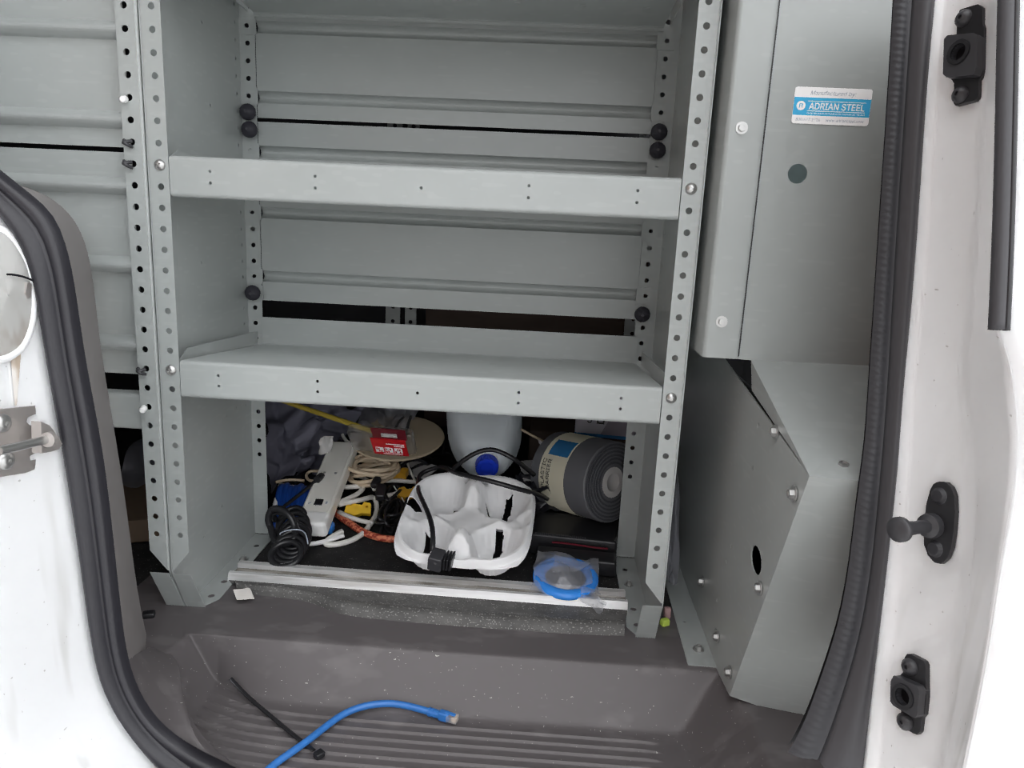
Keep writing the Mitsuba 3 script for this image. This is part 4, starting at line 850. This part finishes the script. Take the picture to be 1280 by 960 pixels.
# black wire bundle
rg = np.random.default_rng(11)
bc = np.array([0.2549,0.4698,0.0250])
for k in range(13):
    a = np.linspace(0, 2 * math.pi, 26, endpoint=False)
    rx, ry_ = rg.uniform(0.012, 0.026), rg.uniform(0.04, 0.09)
    c = bc + np.array([rg.uniform(-0.012, 0.022), rg.uniform(-0.05, 0.09), rg.uniform(-0.012, 0.028)])
    w = np.c_[c[0] + rx * np.cos(a), c[1] + ry_ * np.sin(a), np.maximum(c[2] + rg.uniform(0.01, 0.03) * np.sin(a + k), 0.005)]
    put('black_wire_bundle__loop', tube(w, 0.0036, 7, 44, closed=True), 'black_cable', True)
put('black_wire_bundle__plug', move(rbox(0.022, 0.045, 0.018, 0.005, 10), [0.2353,0.4640,0.0750], [(20, (1, 0, 0)), (8, (0, 0, 1))]), 'black_plastic', 30)
put('black_wire_bundle__plug', move(rbox(0.018, 0.03, 0.016, 0.005, 10), [0.2134,0.5103,0.0800], [(25, (1, 0, 0)), (-12, (0, 0, 1))]), 'black_plastic', 30)
tag('black_wire_bundle', 'tangled bundle of thin black wires left of the pulp carrier', 'wire bundle')
for k in range(10):
    a = rg.uniform(0, 3.1); c = np.array([0.2887,0.7452,0.0400]) + np.array([rg.uniform(-0.05, 0.05), rg.uniform(-0.10, 0.14), rg.uniform(-0.01, 0.03)])
    dd = np.array([math.cos(a), math.sin(a), 0]) * 0.05
    put('black_wire_bundle_001__loop', tube([c - dd, c + np.array([0.01, 0.02, 0.02]), c + dd], 0.004, 7, 12), 'black_cable', True)
tag('black_wire_bundle_001', 'loose black wire ends left of the jug, behind the carrier', 'wire bundle')
cable('thin_wire', [[0.2528,0.5227,0.0700],[0.2699,0.5148,0.0500],[0.3022,0.4448,0.0500]], 0.0014, 'white_cable', 'thin straight wire sticking up left of the carrier', 'wire')
# USB lead with its adapter over the carrier
cable('adapter_lead', [[0.6161,0.4188,0.1000],[0.6012,0.3886,0.1200],[0.5838,0.3605,0.1350],[0.5401,0.3329,0.1550],[0.4979,0.3319,0.1650],[0.4546,0.3453,0.1680],[0.4061,0.3951,0.1600],[0.3629,0.4523,0.1450],[0.3364,0.4489,0.1350],[0.3317,0.4040,0.1300],[0.3458,0.3329,0.1300],[0.3671,0.2772,0.1250],[0.3862,0.2298,0.1150],[0.3981,0.1856,0.1050],[0.4028,0.1584,0.0850]], 0.0050, 'black_cable', 'black lead looping over the pulp carrier down to a small adapter')
aq = np.array([0.4195,0.1390,0.0760])
put('adapter_lead__adapter', move(rbox(0.026, 0.034, 0.030, 0.003, 8), aq + np.array([-0.006, 0, 0]), [(14, (1, 0, 0)), (8, (0, 1, 0)), (-8, (0, 0, 1))]), 'dark_grey_plastic', 30)
put('adapter_lead__ribbed_collar', [move(rbox(0.0042, 0.030, 0.026, 0.0015, 6), aq + np.array([0.011 + 0.0055 * k, 0.001 * k, -0.001 * k]), [(14, (1, 0, 0)), (8, (0, 1, 0)), (-8, (0, 0, 1))]) for k in range(3)], 'black_plastic', 30)
put('adapter_lead__button', frame(trimesh.creation.cylinder(0.0028, 0.002, sections=14), aq + np.array([-0.006, -0.0178, 0.002]), (0, -1, 0.2)), 'black_plastic')
cable('black_cable', [[0.3707,0.4400,0.1214],[0.3967,0.4300,0.1454],[0.4289,0.4200,0.1787],[0.4599,0.4200,0.1990],[0.4842,0.4200,0.2060],[0.5125,0.4200,0.2005],[0.5358,0.4200,0.1891],[0.5608,0.4400,0.1655],[0.5848,0.4600,0.1393]], 0.0050, 'black_cable', 'black cable arching over the blue cap of the jug')
# red package in a clear shell
pk = np.array([0.2569,0.4700,0.1876])
def pf(m):
    m = as_tri(m).copy(); m.apply_scale(1.12); return move(m, pk, [(38, (1, 0, 0)), (-4, (0, 0, 1))])
put('blister_pack__card', pf(box(-0.040, 0.032, -0.002, 0.0, -0.034, 0.020)), 'red_print')
put('blister_pack__card', pf(box(-0.034, 0.036, 0.0, 0.002, 0.018, 0.052)), 'dark_red')
put('blister_pack__window', pf(box(-0.014, 0.018, -0.003, -0.001, 0.030, 0.040)), 'grey_paper')
put('blister_pack__print_block', [pf(box(-0.034 + k * 0.0195, -0.0175 + k * 0.0195, -0.0032, -0.0022, -0.024, -0.008)) for k in range(3)], 'white_print')
put('blister_pack__print_glyph', [pf(box(-0.0325 + k * 0.0195 + 0.0045 * j, -0.0325 + k * 0.0195 + 0.0045 * j + 0.0028, -0.0038, -0.0030, -0.0225 + 0.008 * i, -0.0225 + 0.008 * i + 0.0050)) for k in range(3) for j in range(3) for i in range(2) if (k + j + i) % 3], 'red_print')
for q in ((-0.010, 0.028, 0.004, 0.0065), (0.006, 0.028, -0.002, 0.0), (-0.02, 0.02, -0.030, -0.0285)):
    put('blister_pack__print_line', pf(box(q[0], q[1], -0.0030, -0.0022, q[2], q[3])), 'white_print')
put('blister_pack__clear_shell', pf(move(rbox(0.135, 0.022, 0.070, 0.006, 8), (-0.022, 0.0135, -0.004))), 'clear_shell', 30)
tag('blister_pack', 'clear blister pack with a red card and white blocks of print', 'package')
# wooden disc, grey tray, bags
put('wooden_disc', move(lathe([(0, 0.006), (0.118, 0.006), (0.121, 0.003), (0.118, 0), (0, 0)], 48), [0.2256,0.7000,0.1321], [(12, (1, 0, 0))]), 'wood', 40)
tag('wooden_disc', 'flat pale wooden disc behind the red package', 'disc')
put('wooden_disc_strap', [tube([[0.2233,0.6600,0.1544],[0.2331,0.6600,0.1823],[0.2491,0.6600,0.2021]], 0.0030, 7, 10), tube([[0.2539,0.6600,0.1521],[0.2596,0.6600,0.1818],[0.2673,0.6600,0.2052]], 0.0036, 7, 10)], 'black_cable', True)
tag('wooden_disc_strap', 'black straps lying over the pale wooden disc', 'strap')
put('plastic_sheet', move(rbox(0.12, 0.07, 0.006, 0.0025, 6), [0.2715,0.6837,0.0600], [(10, (1, 0, 0)), (-28, (0, 0, 1))]), 'grey_paper', 30)
tag('plastic_sheet', 'flat grey plastic sheet between the beige coil and the jug', 'sheet')
bag = [np.array(p) for p in [[-0.0675,0.5196,0.0200],[0.0192,0.6925,0.0300],[0.1064,0.8000,0.1764],[-0.1645,0.7400,0.2064]]]
put('dark_bag', crumple(*bag, 0.055, 31, 44, 9), 'smoky_film', True)
put('dark_bag__contents', crumple(*[q + np.array([0, 0.03, -0.012]) for q in bag], 0.03, 36, 24, 6), 'soft_black', True)
tag('dark_bag', 'crumpled dark see-through plastic bag by the left rear upright', 'plastic bag')
put('clear_bag', [crumple((0.12, 0.66, 0.10), (0.23, 0.64, 0.10), (0.27, 0.84, 0.19), (0.10, 0.86, 0.20), 0.05, 41, 34, 9)], 'grey_bag', True)
tag('clear_bag', 'crumpled clear plastic bag behind the yellow rod', 'plastic bag')
put('paper_wad', crumple(*[np.array(p) for p in [[0.0632,0.5600,0.1237],[0.0925,0.5600,0.1296],[0.0943,0.5750,0.1675],[0.0629,0.5750,0.1636]]], 0.014, 44, 20, 4), 'grey_paper', True)
tag('paper_wad', 'small crumpled grey-white paper left of the power strip top', 'paper')
put('clear_bag_001', [crumple((0.824, 0.20, 0.02), (0.870, 0.19, 0.03), (0.875, 0.36, 0.30), (0.824, 0.38, 0.26), 0.05, 51, 34, 7)], 'grey_bag', True)
tag('clear_bag_001', 'clear plastic bag stuffed between the right upright and the bulkhead', 'plastic bag')
put('junk_box', move(rbox(0.16, 0.5, 0.40, 0.004, 6), (0.45, 1.0, 0.205)), 'brown_carton', 30)
scene.pop('junk_box')
# blue ring in a clear bag
rc = np.array([0.6574,0.2084,0.0220])
a = np.linspace(0, 2 * math.pi, 48, endpoint=False)
put('blue_ring', tube(np.c_[rc[0] + 0.052 * np.cos(a), rc[1] + 0.060 * np.sin(a), rc[2] + 0.05 * np.sin(a) * 0.1], 0.0125, 10, 60, closed=True, flat=0.75), 'blue_ring', True)
tag('blue_ring', 'bright blue plastic ring in a clear bag at the right end of the rail', 'ring')
put('clear_bag_002', [crumple(rc + np.array([-0.065, -0.055, -0.008]), rc + np.array([0.060, -0.065, -0.010]), rc + np.array([0.068, 0.065, 0.010]), rc + np.array([-0.060, 0.075, 0.012]), 0.022, 61, 30, 4, 0.018),
                      crumple(*[np.array(p) for p in [[0.6353,0.2425,0.0550],[0.7077,0.2243,0.0500],[0.6756,0.1922,0.0450],[0.6295,0.1790,0.0450]]], 0.008, 63, 14, 3),
                      crumple(*[np.array(p) for p in [[0.6683,0.1523,0.0220],[0.7089,0.1584,0.0250],[0.7297,0.1282,0.0200],[0.7170,0.0920,0.0200]]], 0.012, 65, 16, 4)], 'clear_film', True)
tag('clear_bag_002', 'small clear plastic bag crumpled round the blue ring', 'plastic bag')
put('debris_bit', move(rbox(0.016, 0.012, 0.014, 0.003, 6), [0.8342,0.0931,0.0060], [(30, (0, 0, 1))]), 'lime_plastic', 30)
tag('debris_bit', 'lime green bit of plastic on the floor right of the right foot', 'plastic piece')
put('debris_bit_001', move(rbox(0.012, 0.012, 0.022, 0.003, 6), [0.8416,0.1170,0.0120], [(10, (0, 0, 1))]), 'pink_plastic', 30)
tag('debris_bit_001', 'dull pink bit of plastic just behind the lime green one', 'plastic piece')
put('black_stub', move(rbox(0.020, 0.016, 0.010, 0.003, 6), [-0.0646,0.0028,0.0060], [(20, (0, 0, 1))]), 'black_plastic', 30)
tag('black_stub', 'small black plastic stub on the step left of the left foot', 'plastic piece')
# things behind the left foot
put('brown_carton', move(rbox(0.30, 0.24, 0.05, 0.003, 6), (-0.235, 0.40, 0.03), [(22, (0, 0, 1))]), 'brown_carton', 30)
tag('brown_carton', 'flat brown carton on the floor behind the left foot', 'carton')
put('grey_bundle', crumple((-0.36, 0.42, 0.06), (-0.13, 0.40, 0.06), (-0.12, 0.62, 0.17), (-0.36, 0.60, 0.17), 0.05, 71, 22, 4), 'grey_bag', True)
tag('grey_bundle', 'crumpled grey plastic behind the left neighbouring upright', 'plastic bag')

# ================================================================ on the step
et = [[0.2325,-0.2858,-0.0660],[0.2412,-0.2441,-0.0660],[0.2651,-0.2066,-0.0640],[0.2900,-0.1602,-0.0640],[0.3166,-0.1224,-0.0620],[0.3500,-0.1036,-0.0600],[0.3871,-0.0974,-0.0600],[0.4197,-0.1009,-0.0620],[0.4435,-0.1053,-0.0640]]
put('network_cable__cord', tube(et, 0.0054, 10, 90), 'blue_cable', True)
b0, b1, b2 = np.array([0.4408,-0.1046,-0.0640]), np.array([0.4634,-0.1117,-0.0640]), np.array([0.4815,-0.1151,-0.0650])
bd = (b2 - b0) / np.linalg.norm(b2 - b0)
put('network_cable__strain_relief', [tube([b0 + bd * (0.0045 * k), b0 + bd * (0.0045 * k + 0.0028)], 0.0072 - 0.0002 * k, 10, 3, False) for k in range(4)] + [tube([b0, b1], 0.0056, 10, 4, False)], 'blue_cable')
put('network_cable__boot', frame(move(rbox(0.015, 0.013, 0.018, 0.003, 8), (0, 0, 0.0)), b0 + bd * 0.026, bd, (0, 0, 1)), 'blue_cable', 30)
put('network_cable__plug', frame(rbox(0.0105, 0.014, 0.018, 0.0015, 6), b0 + bd * 0.040, bd, (0, 0, 1)), 'clear_film', 30)
put('network_cable__latch', frame(rbox(0.002, 0.006, 0.018, 0.0008, 6), b0 + bd * 0.036 + np.array([0, 0, 0.007]), bd + np.array([0, 0, -0.1]), (0, 0, 1)), 'blue_cable', 30)
put('network_cable__contact', [frame(box(-0.003, 0.003, -0.0055 + 0.0014 * k, -0.0047 + 0.0014 * k, -0.004, 0.004), b0 + bd * 0.044, bd, (0, 0, 1)) for k in range(8)], 'beige_cable')
tag('network_cable', 'blue network cable with a clear plug curving over the step', 'network cable')
zt = [[0.1122,-0.0801,-0.0480],[0.1389,-0.0918,-0.0640],[0.1843,-0.1253,-0.0680],[0.2368,-0.1663,-0.0680],[0.2879,-0.2042,-0.0680]]
put('zip_tie__strap', tube(zt, 0.0042, 8, 40, flat=0.4), 'black_plastic', True)
zq = np.array([0.2991,-0.2138,-0.0660])
hd = rbox(0.012, 0.014, 0.009, 0.002, 8)
put('zip_tie__head', move(hd, zq, [(-40, (0, 0, 1))]), 'black_plastic', 30)
tag('zip_tie', 'black zip tie lying across the ridged step under the blue cable', 'zip tie')

for k_, t_ in {'jug__cap': 'blue ribbed screw cap', 'power_strip__switch': 'dark square rocker switch', 'tape_roll__label': 'cream paper label', 'tape_roll__label_patch': 'blue printed patch',
               'blister_pack__card': 'red printed card', 'blister_pack__clear_shell': 'clear plastic shell', 'network_cable__plug': 'clear plastic plug', 'sticker__blue_band': 'bright blue band',
               'carton__violet_panel': 'violet printed panel', 'adapter_lead__adapter': 'dark grey adapter body', 'jamb_pocket__bowl': 'grey recess with rust at the bottom', 'floor_rail__channel': 'dirty brownish channel'}.items():
    assert k_ in scene, k_
    labels[k_] = {'label': t_}
